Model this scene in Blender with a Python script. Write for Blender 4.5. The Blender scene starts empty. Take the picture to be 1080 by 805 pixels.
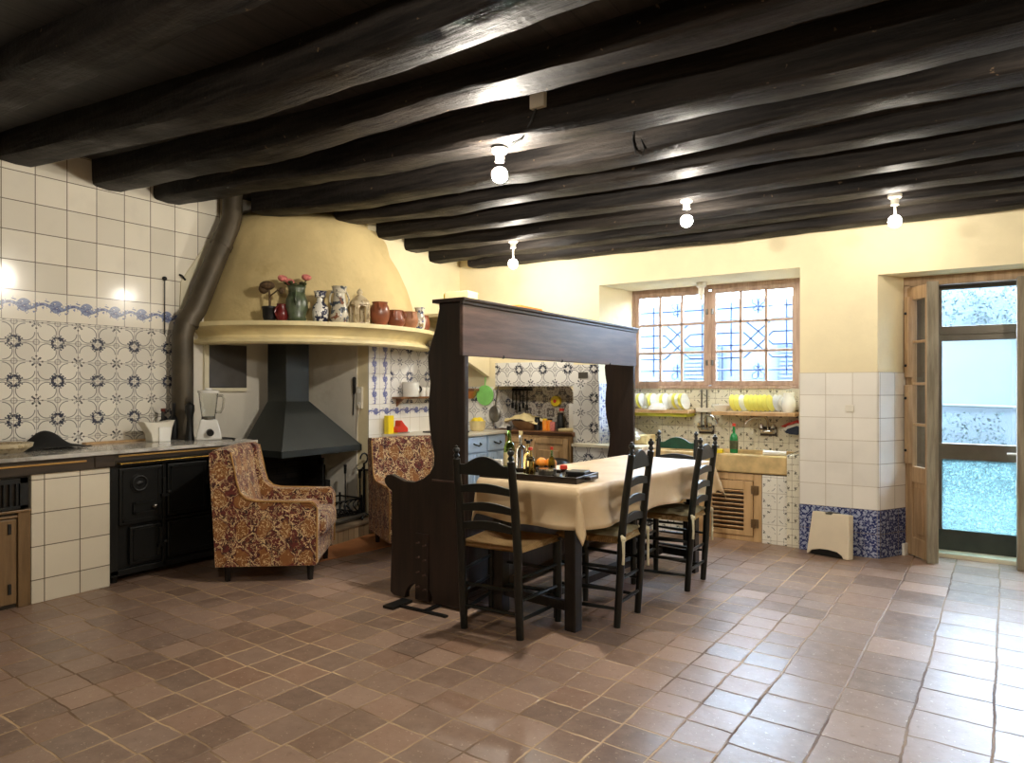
import bpy, bmesh, math, random
from mathutils import Vector, Matrix, noise as mnoise
R = math.radians; PI = math.pi
rnd = random.Random(7)
C = bpy.context.scene.collection

# ------------------------------------------------------------------ mesh helpers
def BM(): return bmesh.new()
def bx(bm, x0, x1, y0, y1, z0, z1):
    v = [bm.verts.new((x, y, z)) for z in (z0, z1) for (x, y) in ((x0, y0), (x1, y0), (x1, y1), (x0, y1))]
    for f in ((3, 2, 1, 0), (4, 5, 6, 7), (0, 1, 5, 4), (1, 2, 6, 5), (2, 3, 7, 6), (3, 0, 4, 7)):
        bm.faces.new([v[i] for i in f])
    return v
def obx(bm, c, d, rot=(0, 0, 0)):
    v = bx(bm, -d[0] / 2, d[0] / 2, -d[1] / 2, d[1] / 2, -d[2] / 2, d[2] / 2)
    m = Matrix.Translation(c) @ Matrix.Rotation(rot[2], 4, 'Z') @ Matrix.Rotation(rot[1], 4, 'Y') @ Matrix.Rotation(rot[0], 4, 'X')
    for q in v: q.co = m @ q.co
    return v
def tube(bm, pts, r, n=8, closed=False):
    pts = [Vector(p) for p in pts]; m = len(pts)
    rs = r if isinstance(r, (list, tuple)) else [r] * m
    rings = []; ref = None
    for i, p in enumerate(pts):
        if closed: t = pts[(i + 1) % m] - pts[i - 1]
        else: t = pts[min(i + 1, m - 1)] - pts[max(i - 1, 0)]
        if t.length < 1e-9: t = Vector((0, 0, 1))
        t.normalize()
        if ref is None or abs(ref.dot(t)) > .98:
            ref = Vector((0, 0, 1)) if abs(t.z) < .9 else Vector((1, 0, 0))
        a = (ref - t * ref.dot(t)).normalized(); b = t.cross(a); ref = a
        rings.append([bm.verts.new(p + (a * math.cos(k * 2 * PI / n) + b * math.sin(k * 2 * PI / n)) * rs[i]) for k in range(n)])
    for i in range(m if closed else m - 1):
        A, B = rings[i], rings[(i + 1) % m]
        for k in range(n): bm.faces.new((A[k], A[(k + 1) % n], B[(k + 1) % n], B[k]))
    if not closed:
        bm.faces.new(rings[0][::-1]); bm.faces.new(rings[-1])
def lathe(bm, prof, c=(0, 0, 0), n=20, a0=0.0, a1=None, jit=0.0):
    full = a1 is None; a1 = 2 * PI if full else a1
    m = n if full else n + 1; rows = []
    for (r, z) in prof:
        if r < 1e-6 and full: rows.append([bm.verts.new((c[0], c[1], c[2] + z))])
        else:
            row = []
            for k in range(m):
                a = a0 + (a1 - a0) * k / n; rr = r
                if jit:
                    q = Vector((math.cos(a) * r * 2.2, math.sin(a) * r * 2.2, z * 2.2)); rr += jit * mnoise.noise(q) + jit * .5 * mnoise.noise(q * 3)
                row.append(bm.verts.new((c[0] + rr * math.cos(a), c[1] + rr * math.sin(a), c[2] + z)))
            rows.append(row)
    for A, B in zip(rows, rows[1:]):
        if len(A) == 1 and len(B) == 1: continue
        for k in range(n):
            k2 = (k + 1) % m
            if len(A) == 1: bm.faces.new((A[0], B[k2], B[k]))
            elif len(B) == 1: bm.faces.new((A[k], A[k2], B[0]))
            else: bm.faces.new((A[k], A[k2], B[k2], B[k]))
    if full:
        if len(rows[0]) > 1: bm.faces.new(rows[0][::-1])
        if len(rows[-1]) > 1: bm.faces.new(rows[-1])
def prism(bm, poly, ax, lo, hi):
    def P(a, b, t): return {'x': (t, a, b), 'y': (a, t, b), 'z': (a, b, t)}[ax]
    A = [bm.verts.new(P(a, b, lo)) for a, b in poly]; B = [bm.verts.new(P(a, b, hi)) for a, b in poly]
    n = len(poly)
    bm.faces.new(A); bm.faces.new(B[::-1])
    for i in range(n): bm.faces.new((A[i], B[i], B[(i + 1) % n], A[(i + 1) % n]))
def sph(bm, c, r, s=(1, 1, 1), n=14, rings=9):
    prof = [(max(0, r * math.sin(PI * i / rings)) if 0 < i < rings else 0, -r * math.cos(PI * i / rings)) for i in range(rings + 1)]
    b = len(bm.verts); lathe(bm, prof, (0, 0, 0), n); bm.verts.ensure_lookup_table()
    for v in list(bm.verts)[b:]: v.co = Vector((v.co.x * s[0] + c[0], v.co.y * s[1] + c[1], v.co.z * s[2] + c[2]))
def grid(bm, f, nu, nv):
    V = [[bm.verts.new(f(i / nu, j / nv)) for j in range(nv + 1)] for i in range(nu + 1)]
    for i in range(nu):
        for j in range(nv): bm.faces.new((V[i][j], V[i + 1][j], V[i + 1][j + 1], V[i][j + 1]))
def arc(cx, cy, r, a0, a1, n): return [(cx + r * math.cos(R(a0 + (a1 - a0) * i / n)), cy + r * math.sin(R(a0 + (a1 - a0) * i / n))) for i in range(n + 1)]

def wloc(o):
    v = Vector((0, 0, 0))
    while o is not None: v += o.location; o = o.parent
    return v
def obj(name, bm, mat, parent=None, smooth=False, bevel=0, local=False, sub=0, seg=2):
    bmesh.ops.recalc_face_normals(bm, faces=bm.faces)
    me = bpy.data.meshes.new(name); bm.to_mesh(me); bm.free()
    me.materials.append(mat)
    if smooth: me.shade_smooth(); me.set_sharp_from_angle(angle=R(38))
    o = bpy.data.objects.new(name, me); C.objects.link(o)
    if parent is not None:
        o.parent = parent
        if not local: o.location = -wloc(parent)
    if bevel:
        m = o.modifiers.new('bevel', 'BEVEL'); m.width = bevel; m.segments = seg; m.limit_method = 'ANGLE'; m.angle_limit = R(40)
    if sub:
        m = o.modifiers.new('sub', 'SUBSURF'); m.levels = sub; m.render_levels = sub
    return o
def tag(o, label, cat, group=None, kind=None):
    o['label'] = label; o['category'] = cat
    if group: o['group'] = group
    if kind: o['kind'] = kind
    return o
def thing(name, label, cat, loc=(0, 0, 0), rz=0, group=None):
    o = bpy.data.objects.new(name, None); C.objects.link(o); o.location = loc; o.rotation_euler = (0, 0, rz)
    o.empty_display_size = .1
    return tag(o, label, cat, group)
def struct(name, bm, mat, **k):
    o = obj(name, bm, mat, **k)
    if o.parent is None: o['kind'] = 'structure'
    return o
def dup(root, loc, rz, label, scale=None):
    r = root.copy(); C.objects.link(r); r.location = loc; r.rotation_euler = (0, 0, rz); r['label'] = label
    if scale: r.scale = scale
    for ch in list(root.children):
        c = ch.copy(); C.objects.link(c); c.parent = r
        for g in list(ch.children):
            d = g.copy(); C.objects.link(d); d.parent = c
    return r

# ------------------------------------------------------------------ material helpers
class S:
    def __init__(s, g, k): s.g, s.k = g, k
    def _m(s, op, *a): return s.g.math(op, s, *a)
    def __add__(s, o): return s._m('ADD', o)
    __radd__ = __add__
    def __sub__(s, o): return s._m('SUBTRACT', o)
    def __rsub__(s, o): return s.g.math('SUBTRACT', o, s)
    def __mul__(s, o): return s._m('MULTIPLY', o)
    __rmul__ = __mul__
    def __truediv__(s, o): return s._m('DIVIDE', o)
    def __lt__(s, o): return s._m('LESS_THAN', o)
    def __gt__(s, o): return s._m('GREATER_THAN', o)
    def fl(s): return s._m('FLOOR')
    def fr(s): return s._m('FRACT')
    def ab(s): return s._m('ABSOLUTE')
    def mn(s, o): return s._m('MINIMUM', o)
    def mx(s, o): return s._m('MAXIMUM', o)
    def pp(s, o): return s._m('PINGPONG', o)
    def sq(s): return s._m('SQRT')
    def sin(s): return s._m('SINE')
    def pw(s, o): return s._m('POWER', o)
    def near(s, c, w): return (s - c).ab() < w
    def clamp(s): return s.mx(0.0).mn(1.0)
    def step(s, a, b): return s.g.maprange(s, a, b)
class G:
    def __init__(g, name, rough=.5, metal=0.0, spec=None):
        g.m = bpy.data.materials.new(name); g.m.use_nodes = True; g.t = g.m.node_tree; g.n = g.t.nodes
        g.b = g.n['Principled BSDF']; g.b.inputs['Roughness'].default_value = rough; g.b.inputs['Metallic'].default_value = metal
        if spec is not None: g.b.inputs['Specular IOR Level'].default_value = spec
    def put(g, sock, v):
        if isinstance(v, S): g.t.links.new(v.k, sock)
        else: sock.default_value = v
    def math(g, op, *a):
        n = g.n.new('ShaderNodeMath'); n.operation = op
        for i, v in enumerate(a): g.put(n.inputs[i], v)
        return S(g, n.outputs[0])
    def maprange(g, v, a, b):
        n = g.n.new('ShaderNodeMapRange'); n.interpolation_type = 'SMOOTHSTEP'; n.clamp = True
        g.put(n.inputs[0], v); n.inputs[1].default_value = a; n.inputs[2].default_value = b
        return S(g, n.outputs[0])
    def co(g, kind='Object'):
        n = g.n.new('ShaderNodeTexCoord'); return S(g, n.outputs[kind])
    def sep(g, v=None):
        n = g.n.new('ShaderNodeSeparateXYZ'); g.put(n.inputs[0], v or g.co()); return [S(g, o) for o in n.outputs]
    def vec(g, x, y, z=0.0):
        n = g.n.new('ShaderNodeCombineXYZ')
        for i, v in enumerate((x, y, z)): g.put(n.inputs[i], v)
        return S(g, n.outputs[0])
    def noise(g, v, scale, detail=3.0, rough=.55, col=False):
        n = g.n.new('ShaderNodeTexNoise'); g.put(n.inputs['Vector'], v); n.inputs['Scale'].default_value = scale; n.inputs['Detail'].default_value = detail; n.inputs['Roughness'].default_value = rough
        return S(g, n.outputs[1 if col else 0])
    def white(g, v):
        n = g.n.new('ShaderNodeTexWhiteNoise'); n.noise_dimensions = '3D'; g.put(n.inputs['Vector'], v); return S(g, n.outputs['Value'])
    def voro(g, v, scale, feature='F1', rnd_=1.0, out='Distance'):
        n = g.n.new('ShaderNodeTexVoronoi'); n.feature = feature; g.put(n.inputs['Vector'], v); n.inputs['Scale'].default_value = scale; n.inputs['Randomness'].default_value = rnd_
        return S(g, n.outputs[out])
    def mix(g, f, a, b):
        n = g.n.new('ShaderNodeMix'); n.data_type = 'RGBA'; g.put(n.inputs[0], f)
        for i, v in ((6, a), (7, b)):
            if isinstance(v, S): g.put(n.inputs[i], v)
            else: n.inputs[i].default_value = (*v, 1)
        return S(g, n.outputs[2])
    def scalev(g, v, s):
        n = g.n.new('ShaderNodeVectorMath'); n.operation = 'MULTIPLY'; g.put(n.inputs[0], v); n.inputs[1].default_value = s
        return S(g, n.outputs[0])
    def bump(g, h, strength=.3, dist=.01):
        n = g.n.new('ShaderNodeBump'); n.inputs['Strength'].default_value = strength; n.inputs['Distance'].default_value = dist
        g.put(n.inputs['Height'], h); g.t.links.new(n.outputs[0], g.b.inputs['Normal'])
    def col(g, v):
        if isinstance(v, S): g.put(g.b.inputs['Base Color'], v)
        else: g.b.inputs['Base Color'].default_value = (*v, 1)
    def rough(g, v): g.put(g.b.inputs['Roughness'], v)
def srgb(r, g, b):
    f = lambda c: c / 12.92 if c <= .04045 else ((c + .055) / 1.055) ** 2.4
    return tuple(f(c / 255) for c in (r, g, b))

def plain(name, c, rough=.5, metal=0.0, var=.12, scale=8.0, bump=0.0, bscale=40.0, spec=None):
    g = G(name, rough, metal, spec); p = g.co(); n = g.noise(p, scale, 4)
    a = tuple(x * (1 - var) for x in c); b = tuple(min(1, x * (1 + var)) for x in c)
    g.col(g.mix(n.step(.3, .7), a, b))
    if bump: g.bump(g.noise(p, bscale, 4), bump, .004)
    return g.m
def wood(name, c1, c2, rough=.45, axis='x', grain=1.0, bump=.15):
    g = G(name, rough); p = g.co()
    s = {'x': (1.2, 14, 14), 'y': (14, 1.2, 14), 'z': (14, 14, 1.2)}[axis]
    q = g.scalev(p, tuple(k * grain for k in s)); n = g.noise(q, 2.2, 6, .65)
    g.col(g.mix(n.step(.32, .68), c1, c2)); g.bump(n, bump, .004)
    return g.m
def tile_uv(g, au, av, su, sv, ou=0.0, ov=0.0):
    xyz = dict(zip('xyz', g.sep())); u = (xyz[au] - ou) / su; v = (xyz[av] - ov) / sv
    return u, v
def grout_mask(u, v, gu, gv):
    fu, fv = u.fr(), v.fr()
    return (fu.mn(1.0 - fu) < gu).mx(fv.mn(1.0 - fv) < gv)
BULB, SKY, EXPO = 260.0, 16.0, 1.5
# ------------------------------------------------------------------ materials
def m_plaster(name, c, var=.1, bump=.35, stain=None):
    g = G(name, .85); p = g.co(); n = g.noise(p, 1.7, 6, .6); n2 = g.noise(p, 9, 5)
    a = tuple(x * (1 - var) for x in c); b = tuple(min(.95, x * (1 + var * .6)) for x in c)
    k = g.mix(n.step(.35, .65), a, b)
    if stain: k = g.mix(g.noise(p, 2.3, 7, .7).step(.55, .78) * .55, k, stain)
    g.col(k); g.bump(n2 + n * 2.0, bump, .012); return g.m
def m_tile(name, au, av, su, sv, ou, ov, c, grout, rough=.16, g_=.018, var=.10, dark=None):
    g = G(name, rough, spec=.5); u, v = tile_uv(g, au, av, su, sv, ou, ov)
    w = g.white(g.vec(u.fl(), v.fl(), 3.3)); m = grout_mask(u, v, g_, g_)
    k = g.mix(w, tuple(x * (1 - var) for x in c), tuple(min(.95, x * (1 + var * .5)) for x in c))
    k = g.mix(g.noise(g.co(), 5, 4).step(.45, .8) * .35, k, tuple(x * .8 for x in c))
    g.col(g.mix(m, k, grout)); g.rough(m * .5 + rough)
    g.bump((1.0 - m) + g.noise(g.co(), 6, 2) * .5 + w * .4, .25, .004); return g.m
def pattern_dark(g, u, v, k=1.0):
    x, y = u.pp(1.0), v.pp(1.0)
    def d(a, b): return ((x - a) * (x - a) + (y - b) * (y - b)).sq()
    rA, rB, rc = d(0, 0), d(1, 1), d(.5, .5)
    diag = (x - y).ab()
    A = ((diag < .075) * (rA > .13) * (rA < .40)).mx(d(.24, .07) < .075).mx(d(.07, .24) < .075).mx((rA - .30).ab() < .022).mx(d(.36, .16) < .04).mx(d(.16, .36) < .04)
    arcs = ((rc - .43).ab() < .022 * k) * (rB > .50) * (rA > .26)
    B = ((diag < .07) * (rB > .07) * (rB < .30)).mx(d(1, .72) < .05).mx(d(.72, 1) < .05)
    Cc = (d(1, 0) < .17) * ((d(1, 0) > .10)) + (d(0, 1) < .17) * (d(0, 1) > .10)
    return A, arcs, B, Cc.mn(1.0)
def m_pattern(name, au, av, s, ou, ov, bg, c1, c2, grout, rough=.2, k=1.0):
    g = G(name, rough); u, v = tile_uv(g, au, av, s, s, ou, ov); A, arcs, B, Cc = pattern_dark(g, u, v, k)
    w = g.white(g.vec(u.fl(), v.fl(), 1.0)); n = g.noise(g.co(), 60, 3)
    c = g.mix(w, tuple(x * .86 for x in bg), bg)
    c = g.mix(Cc * .45, c, c1); c = g.mix(arcs * .8, c, c1); c = g.mix(B * n.step(.3, .55), c, c1); c = g.mix(A * n.step(.3, .52), c, c2)
    gm = grout_mask(u, v, .014, .014); g.col(g.mix(gm * .75, c, grout)); g.bump((1.0 - gm) + w * .3, .2, .003); return g.m
def m_kaleido(name, au, av, s, ou, ov, bg, c1, grout, scale=3.4, th=.57, rough=.2, amt=.85, c2=None):
    g = G(name, rough); u, v = tile_uv(g, au, av, s, s, ou, ov); x, y = u.pp(1.0), v.pp(1.0)
    q = g.vec(x.mn(y), x.mx(y), .37); n = g.noise(q, scale, 3, .6); n2 = g.noise(q, scale * 2.4, 2)
    w = g.white(g.vec(u.fl(), v.fl(), 1.0))
    c = g.mix(w, tuple(t * .88 for t in bg), bg); m = (n > th).mx(n2 > th + .06)
    c = g.mix(m * amt, c, c1 if c2 is None else g.mix(n2.step(.4, .6), c1, c2))
    gm = grout_mask(u, v, .014, .014); g.col(g.mix(gm * .8, c, grout)); g.bump((1.0 - gm) + w * .3, .2, .003); return g.m
def m_band(name, au, av, s, ou, ov, bg, c1, c2, grout, vertical=False):
    g = G(name, .18); u, v = tile_uv(g, au, av, s, s, ou, ov); a, b = (u, v) if not vertical else (v, u)
    fu, fv = a.fr(), b.fr(); off = (fu * 6.2832).sin() * .09; y = (fv - .5 - off).ab()
    n = g.noise(g.vec(fu, fv, .2), 7, 3); n2 = g.noise(g.vec(fu, fv, 4.2), 14, 2)
    blob = ((fu - .66) * (fu - .66) + (fv - .52) * (fv - .52)).sq() < .22
    m = ((y < .05) + (y < .2) * (n > .55) + blob * (n2 > .42)).mn(1.0)
    gm = grout_mask(u, v, .014, .014); c = g.mix(m * .9, bg, g.mix(n2.step(.4, .6), c1, c2))
    g.col(g.mix(gm * .75, c, grout)); g.bump(1.0 - gm, .2, .003); return g.m

WHITE = srgb(226, 219, 203); GROUT = srgb(112, 98, 80)
M = {}
M['plaster'] = m_plaster('yellow_plaster', srgb(233, 220, 182), .06, .25)
M['plaster_hood'] = m_plaster('ochre_plaster', srgb(216, 194, 140), .12, .8, srgb(172, 142, 88))
M['plaster_white'] = m_plaster('white_plaster', srgb(226, 220, 206), .06, .25, srgb(190, 180, 160))
M['plaster_reveal'] = m_plaster('pale_plaster', srgb(226, 218, 190), .05, .2)
M['mantel'] = plain('cream_painted_wood', srgb(228, 212, 162), .5, var=.1, scale=5, bump=.15, bscale=30)
M['tile_left'] = m_tile('cream_wall_tile', 'y', 'z', .2, .2, 1.953, 1.953, srgb(240, 233, 216), srgb(104, 90, 70), .13, .014)
M['tile_pier'] = m_tile('cream_pier_tile', 'y', 'z', .2, .2, 1.93, -.06, srgb(226, 216, 194), srgb(96, 84, 62), .2, .014)
M['tile_pillar'] = m_tile('white_pillar_tile', 'x', 'z', .19, .174, -1.075, .365, srgb(236, 232, 222), srgb(190, 180, 160), .16, .012, .04)
M['tile_reveal'] = m_tile('grey_reveal_tile', 'y', 'z', .15, .174, 5.86, .365, srgb(226, 220, 208), srgb(150, 138, 118), .16, .014, .06)
M['tile_end'] = m_tile('white_counter_tile', 'x', 'z', .15, .15, -4.5, .08, srgb(226, 220, 205), srgb(160, 150, 130), .2, .014, .06)
M['tile_kitchen'] = m_tile('white_kitchen_tile', 'y', 'z', .14, .14, 4.5, .86, srgb(236, 233, 226), srgb(196, 188, 172), .15, .014, .05)
M['band_left'] = m_band('blue_floral_band', 'y', 'z', .2, 1.953, 1.753, srgb(240, 233, 217), srgb(58, 74, 132), srgb(130, 146, 186), GROUT)
M['pattern_left'] = m_pattern('dark_floral_tile', 'y', 'z', .1335, 2.026, 1.607, srgb(240, 234, 220), srgb(64, 62, 66), srgb(54, 58, 76), srgb(120, 108, 92))
M['pattern_kitchen'] = m_pattern('dark_rosette_tile', 'y', 'z', .135, 4.78, 1.40, srgb(232, 229, 224), srgb(72, 76, 96), srgb(58, 64, 92), srgb(150, 142, 130))
M['pattern_back'] = m_pattern('black_rosette_tile', 'x', 'z', .14, -3.74, 1.47, srgb(238, 236, 230), srgb(52, 56, 70), srgb(44, 48, 62), srgb(150, 144, 134))
M['pattern_niche'] = m_kaleido('ornate_niche_tile', 'x', 'z', .14, -3.74, .89, srgb(222, 216, 206), srgb(60, 58, 74), GROUT, 3.0, .53, c2=srgb(110, 96, 92))
M['band_kitchen'] = m_band('blue_floral_border', 'y', 'z', .14, 4.5, 1.0, srgb(232, 231, 228), srgb(64, 74, 140), srgb(110, 118, 176), srgb(180, 172, 160))
M['band_vert'] = m_band('blue_floral_upright', 'y', 'z', .14, 4.5, 1.0, srgb(232, 231, 228), srgb(64, 74, 140), srgb(110, 118, 176), srgb(180, 172, 160), True)
M['band_jamb'] = m_kaleido('blue_jamb_tile', 'y', 'z', .14, 5.86, .02, srgb(226, 230, 236), srgb(96, 112, 168), srgb(170, 170, 168), 3.2, .56)
M['tile_sink'] = m_kaleido('leaf_sprig_tile', 'x', 'z', .13, -2.7, .02, srgb(228, 222, 200), srgb(66, 62, 46), srgb(150, 138, 112), 3.0, .605)
M['tile_sink_side'] = m_kaleido('pale_sprig_tile', 'x', 'z', .13, -1.39, .03, srgb(240, 236, 222), srgb(60, 62, 52), srgb(170, 158, 134), 3.0, .615)
M['tile_blue'] = m_kaleido('cobalt_swirl_tile', 'x', 'z', .183, -1.075, 0.0, srgb(40, 52, 106), srgb(176, 186, 212), srgb(140, 136, 140), 8.5, .53, .2, .8)
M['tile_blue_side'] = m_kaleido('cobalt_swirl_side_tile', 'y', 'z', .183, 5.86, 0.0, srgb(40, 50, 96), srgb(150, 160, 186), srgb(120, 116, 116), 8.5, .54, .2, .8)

def m_floor():
    g = G('terracotta_floor', .4, spec=.5); x, y, z = g.sep(); p = g.co()
    wn = g.noise(p, 2.2, 3) - .5; wn2 = g.noise(g.scalev(p, (1, 1, 5)), 3.1, 3) - .5
    fine = g.noise(p, 28, 2) - .5
    u = x - y * .045 + wn * .032 + fine * .006; v = y + x * .045 + wn2 * .035 + fine * .006
    zone = u > -.83
    wu = zone * .08 + .185; wv = zone * .08 + .172
    U = (u + .83) / wu; ci = U.fl()
    r = g.white(g.vec(ci, zone, .5)); V = v / wv + r * (zone * .9 + .12); ri = V.fl()
    tid = g.vec(ci, ri, zone); w = g.white(tid); w2 = g.white(g.scalev(tid, (1.7, 2.3, 1)))
    fu, fv = U.fr(), V.fr(); du = fu.mn(1.0 - fu) * wu; dv = fv.mn(1.0 - fv) * wv; d = du.mn(dv)
    j = g.noise(p, 9, 3).step(.3, .7) * .0022 + .0018
    gm = 1.0 - (d - j).step(0.0, .003)
    c = g.mix(w, srgb(115, 92, 78), srgb(166, 137, 118))
    c = g.mix(w2.step(.6, 1) * .6, c, srgb(128, 108, 96)); c = g.mix((1.0 - w2).step(.75, 1) * .5, c, srgb(150, 114, 92))
    n = g.noise(p, 14, 5, .6); c = g.mix(n.step(.3, .8) * .45, c, srgb(172, 144, 124))
    c = g.mix(g.noise(p, 34, 4, .7).step(.55, .75) * .45, c, srgb(92, 70, 58))
    c = g.mix((g.noise(p, 48, 3, .7) > .645) * .6, c, srgb(204, 182, 156))
    light = g.noise(p, 1.6, 3).step(.35, .6)
    gr = g.mix(light, srgb(104, 78, 58), srgb(196, 166, 130)); gr = g.mix(zone * .6, gr, srgb(98, 74, 60))
    g.col(g.mix(gm, c, gr))
    g.rough(g.noise(p, 16, 3, .6) * .16 + .24 + gm * .3 + w * .08)
    tilt = (fu - .5) * (w - .5) + (fv - .5) * (w2 - .5)
    g.bump((1.0 - gm) * .9 + g.noise(p, 6, 2) * .5 + g.noise(p, 45, 3) * .16 + tilt * .9, .5, .008); return g.m
M['floor'] = m_floor()
def m_beam():
    g = G('blackened_beam_wood', .5, spec=.12); p = g.co(); q = g.scalev(p, (.6, 9, 9)); n = g.noise(q, 2.0, 7, .68); n2 = g.noise(p, 3, 4)
    c = g.mix(n.step(.35, .7), srgb(22, 20, 19), srgb(50, 45, 41)); c = g.mix((g.noise(p, 22, 3) > .72) * .5, c, srgb(120, 100, 76))
    g.col(c); g.rough(n2.step(.3, .7) * .2 + .46); g.bump(n + g.noise(p, 30, 4) * .4, .7, .016); return g.m
M['beam'] = m_beam()
g = G('dark_ceiling_board', .6); u, v = tile_uv(g, 'x', 'y', .16, 30.0, 0.0, -9.0); w_ = g.white(g.vec(u.fl(), 0.0, 0.0)); fu = u.fr(); gap = fu.mn(1.0 - fu) < .03
n_ = g.noise(g.scalev(g.co(), (14, 1.2, 14)), 2.0, 6, .65); c_ = g.mix(n_.step(.3, .7), srgb(30, 27, 24), srgb(54, 48, 43)); c_ = g.mix(w_ * .5, c_, srgb(24, 21, 19)); g.col(g.mix(gap, c_, srgb(8, 7, 7))); g.bump((1.0 - gap) + n_ * .3, .5, .01); M['ceiling'] = g.m
M['settle'] = wood('dark_walnut', srgb(26, 19, 16), srgb(46, 32, 26), .36, 'z', .8, .12)
M['settle_board'] = wood('paler_walnut', srgb(62, 47, 42), srgb(92, 70, 62), .36, 'y', .8, .12)  # paler, greyer brown than the end panels
M['chair'] = plain('dark_green_black_paint', srgb(16, 20, 18), .32, var=.25, scale=14, bump=.08)
M['chair_green'] = plain('green_paint', srgb(26, 74, 54), .4, var=.2, scale=14)
def m_rush(name='woven_rush', c1=srgb(222, 192, 138), c2=srgb(196, 160, 108)):
    g = G(name, .75); x, y, z = g.sep(); m = (x.ab() > y.ab()); t = m * y + (1.0 - m) * x
    s = (t * 520.0 + g.noise(g.co(), 20, 2) * 4.0).sin(); n = g.noise(g.co(), 30, 4)
    g.col(g.mix((s * .5 + .5) * n.step(.2, .7), c2, c1)); g.bump(s, .6, .004); return g.m
M['rush'] = m_rush(); M['cushion'] = plain('cream_seat_cloth', srgb(206, 198, 168), .85, var=.14, scale=20, bump=.3, bscale=120)
M['table_wood'] = wood('shaded_table_wood', srgb(18, 15, 13), srgb(32, 25, 21), .4, 'z')  # shadow under the table is put into this darkened wood colour
def m_cloth():
    g = G('beige_oilcloth', .5, spec=.3); p = g.co(); n = g.noise(p, 2.4, 4)
    c = g.mix(n.step(.35, .7), srgb(206, 180, 142), srgb(224, 200, 164)); c = g.mix((g.noise(g.scalev(p, (1, .35, 1)), 6, 4) > .63) * .25, c, srgb(196, 184, 150))
    g.col(c); g.bump(g.noise(p, 5, 4), .25, .01); return g.m
M['cloth'] = m_cloth()
def m_brocade():
    g = G('red_gold_brocade', .7); p = g.co(); n = g.noise(p, 11, 2, col=True)
    q = g.n.new('ShaderNodeVectorMath'); q.operation = 'MULTIPLY_ADD'; g.put(q.inputs[0], n); q.inputs[1].default_value = (.07,) * 3; g.put(q.inputs[2], p); q = S(g, q.outputs[0])
    e = g.voro(q, 58, 'DISTANCE_TO_EDGE'); x, y, z = g.sep(q); t = x + y
    dia = (t * 22.0 + z * 16.0).sin() * (t * 22.0 - z * 16.0).sin(); gold = (dia + g.noise(q, 13, 3) * .7 - .62).step(-.06, .10)
    c = g.mix(g.noise(q, 30, 3).step(.35, .6), srgb(52, 16, 16), srgb(104, 36, 28)); c = g.mix(gold * .8, c, srgb(150, 98, 46))
    sq = g.noise(q, 42, 2); line = ((sq - .5).ab() < .022) * (g.noise(q, 12, 2) > .43)
    c = g.mix((e < .04) * g.noise(p, 15, 2).step(.45, .6) * .7, c, srgb(176, 128, 84)); c = g.mix(line, c, srgb(230, 200, 150))
    rim = ((dia.ab() - .06).ab() < .035) * (g.noise(q, 40, 2) > .47); c = g.mix(rim * .9, c, srgb(230, 202, 152))
    g.col(c); g.bump(e, .3, .004)
    g.b.inputs['Sheen Weight'].default_value = .15; return g.m
M['brocade'] = m_brocade()
M['piping'] = plain('gold_piping', srgb(176, 132, 72), .6)
M['leg_dark'] = plain('black_leg', srgb(20, 16, 14), .35)
M['iron'] = plain('black_iron', srgb(26, 27, 27), .45, .3, .25, 6, .2, 30)
M['hood_metal'] = plain('charcoal_sheet_metal', srgb(44, 48, 46), .5, .2, .15, 3, .06, 12)
M['stove'] = plain('black_enamel_iron', srgb(22, 24, 24), .38, .2, .25, 5, .12, 24)
M['steel_dull'] = plain('dull_steel', srgb(120, 118, 112), .35, .9, .15, 12)
M['chrome'] = plain('chrome', srgb(205, 205, 205), .15, 1.0)
M['brass'] = plain('brass', srgb(206, 166, 84), .25, 1.0)
M['flue'] = plain('brown_flue_metal', srgb(84, 75, 60), .5, .3, .25, 4, .15, 14)
def m_marble():
    g = G('grey_marble', .12); p = g.co(); n = g.noise(p, 3, 8, .7); g.col(g.mix(n.step(.38, .62), srgb(150, 146, 138), srgb(200, 196, 188))); return g.m
M['marble'] = m_marble()
M['stone'] = plain('sand_stone', srgb(204, 176, 122), .7, var=.2, scale=9, bump=.4, bscale=22)
M['stone_white'] = plain('white_stone', srgb(226, 216, 190), .4, var=.08, scale=6)
M['oak'] = wood('honey_oak', srgb(186, 148, 100), srgb(210, 174, 126), .45, 'z', .7)
M['oak_top'] = wood('brown_worktop_wood', srgb(106, 70, 42), srgb(138, 96, 62), .4, 'x')
M['brown_door'] = wood('khaki_brown_wood', srgb(104, 80, 50), srgb(128, 100, 66), .45, 'z')
M['fascia'] = wood('dark_fascia_wood', srgb(40, 32, 24), srgb(62, 50, 38), .4, 'y')
M['gold_trim'] = plain('gilt_strip', srgb(190, 148, 84), .35, .5)
M['blue'] = plain('pale_blue_paint', srgb(176, 200, 226), .4, var=.05, scale=6)
M['grey_worktop'] = plain('pale_worktop', srgb(214, 208, 192), .3, var=.05)
M['win_wood'] = wood('weathered_window_wood', srgb(160, 130, 112), srgb(190, 162, 142), .5, 'z')
M['door_wood'] = wood('worn_tan_wood', srgb(150, 120, 86), srgb(180, 150, 114), .45, 'z')
M['door_edge'] = wood('grey_worn_wood', srgb(120, 110, 92), srgb(158, 148, 128), .6, 'z')
M['alu'] = plain('brown_aluminium', srgb(104, 98, 88), .35, .7, .08)
M['kick'] = plain('dark_kick_plate', srgb(66, 70, 64), .3, .5, .2, 6)
M['grille'] = plain('blue_iron_grille', srgb(44, 70, 122), .5)
M['terracotta'] = plain('glazed_terracotta', srgb(134, 76, 50), .3, var=.25, scale=12, bump=.1)
M['terracotta_raw'] = plain('raw_terracotta', srgb(158, 108, 74), .55, var=.2, scale=14)
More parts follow.
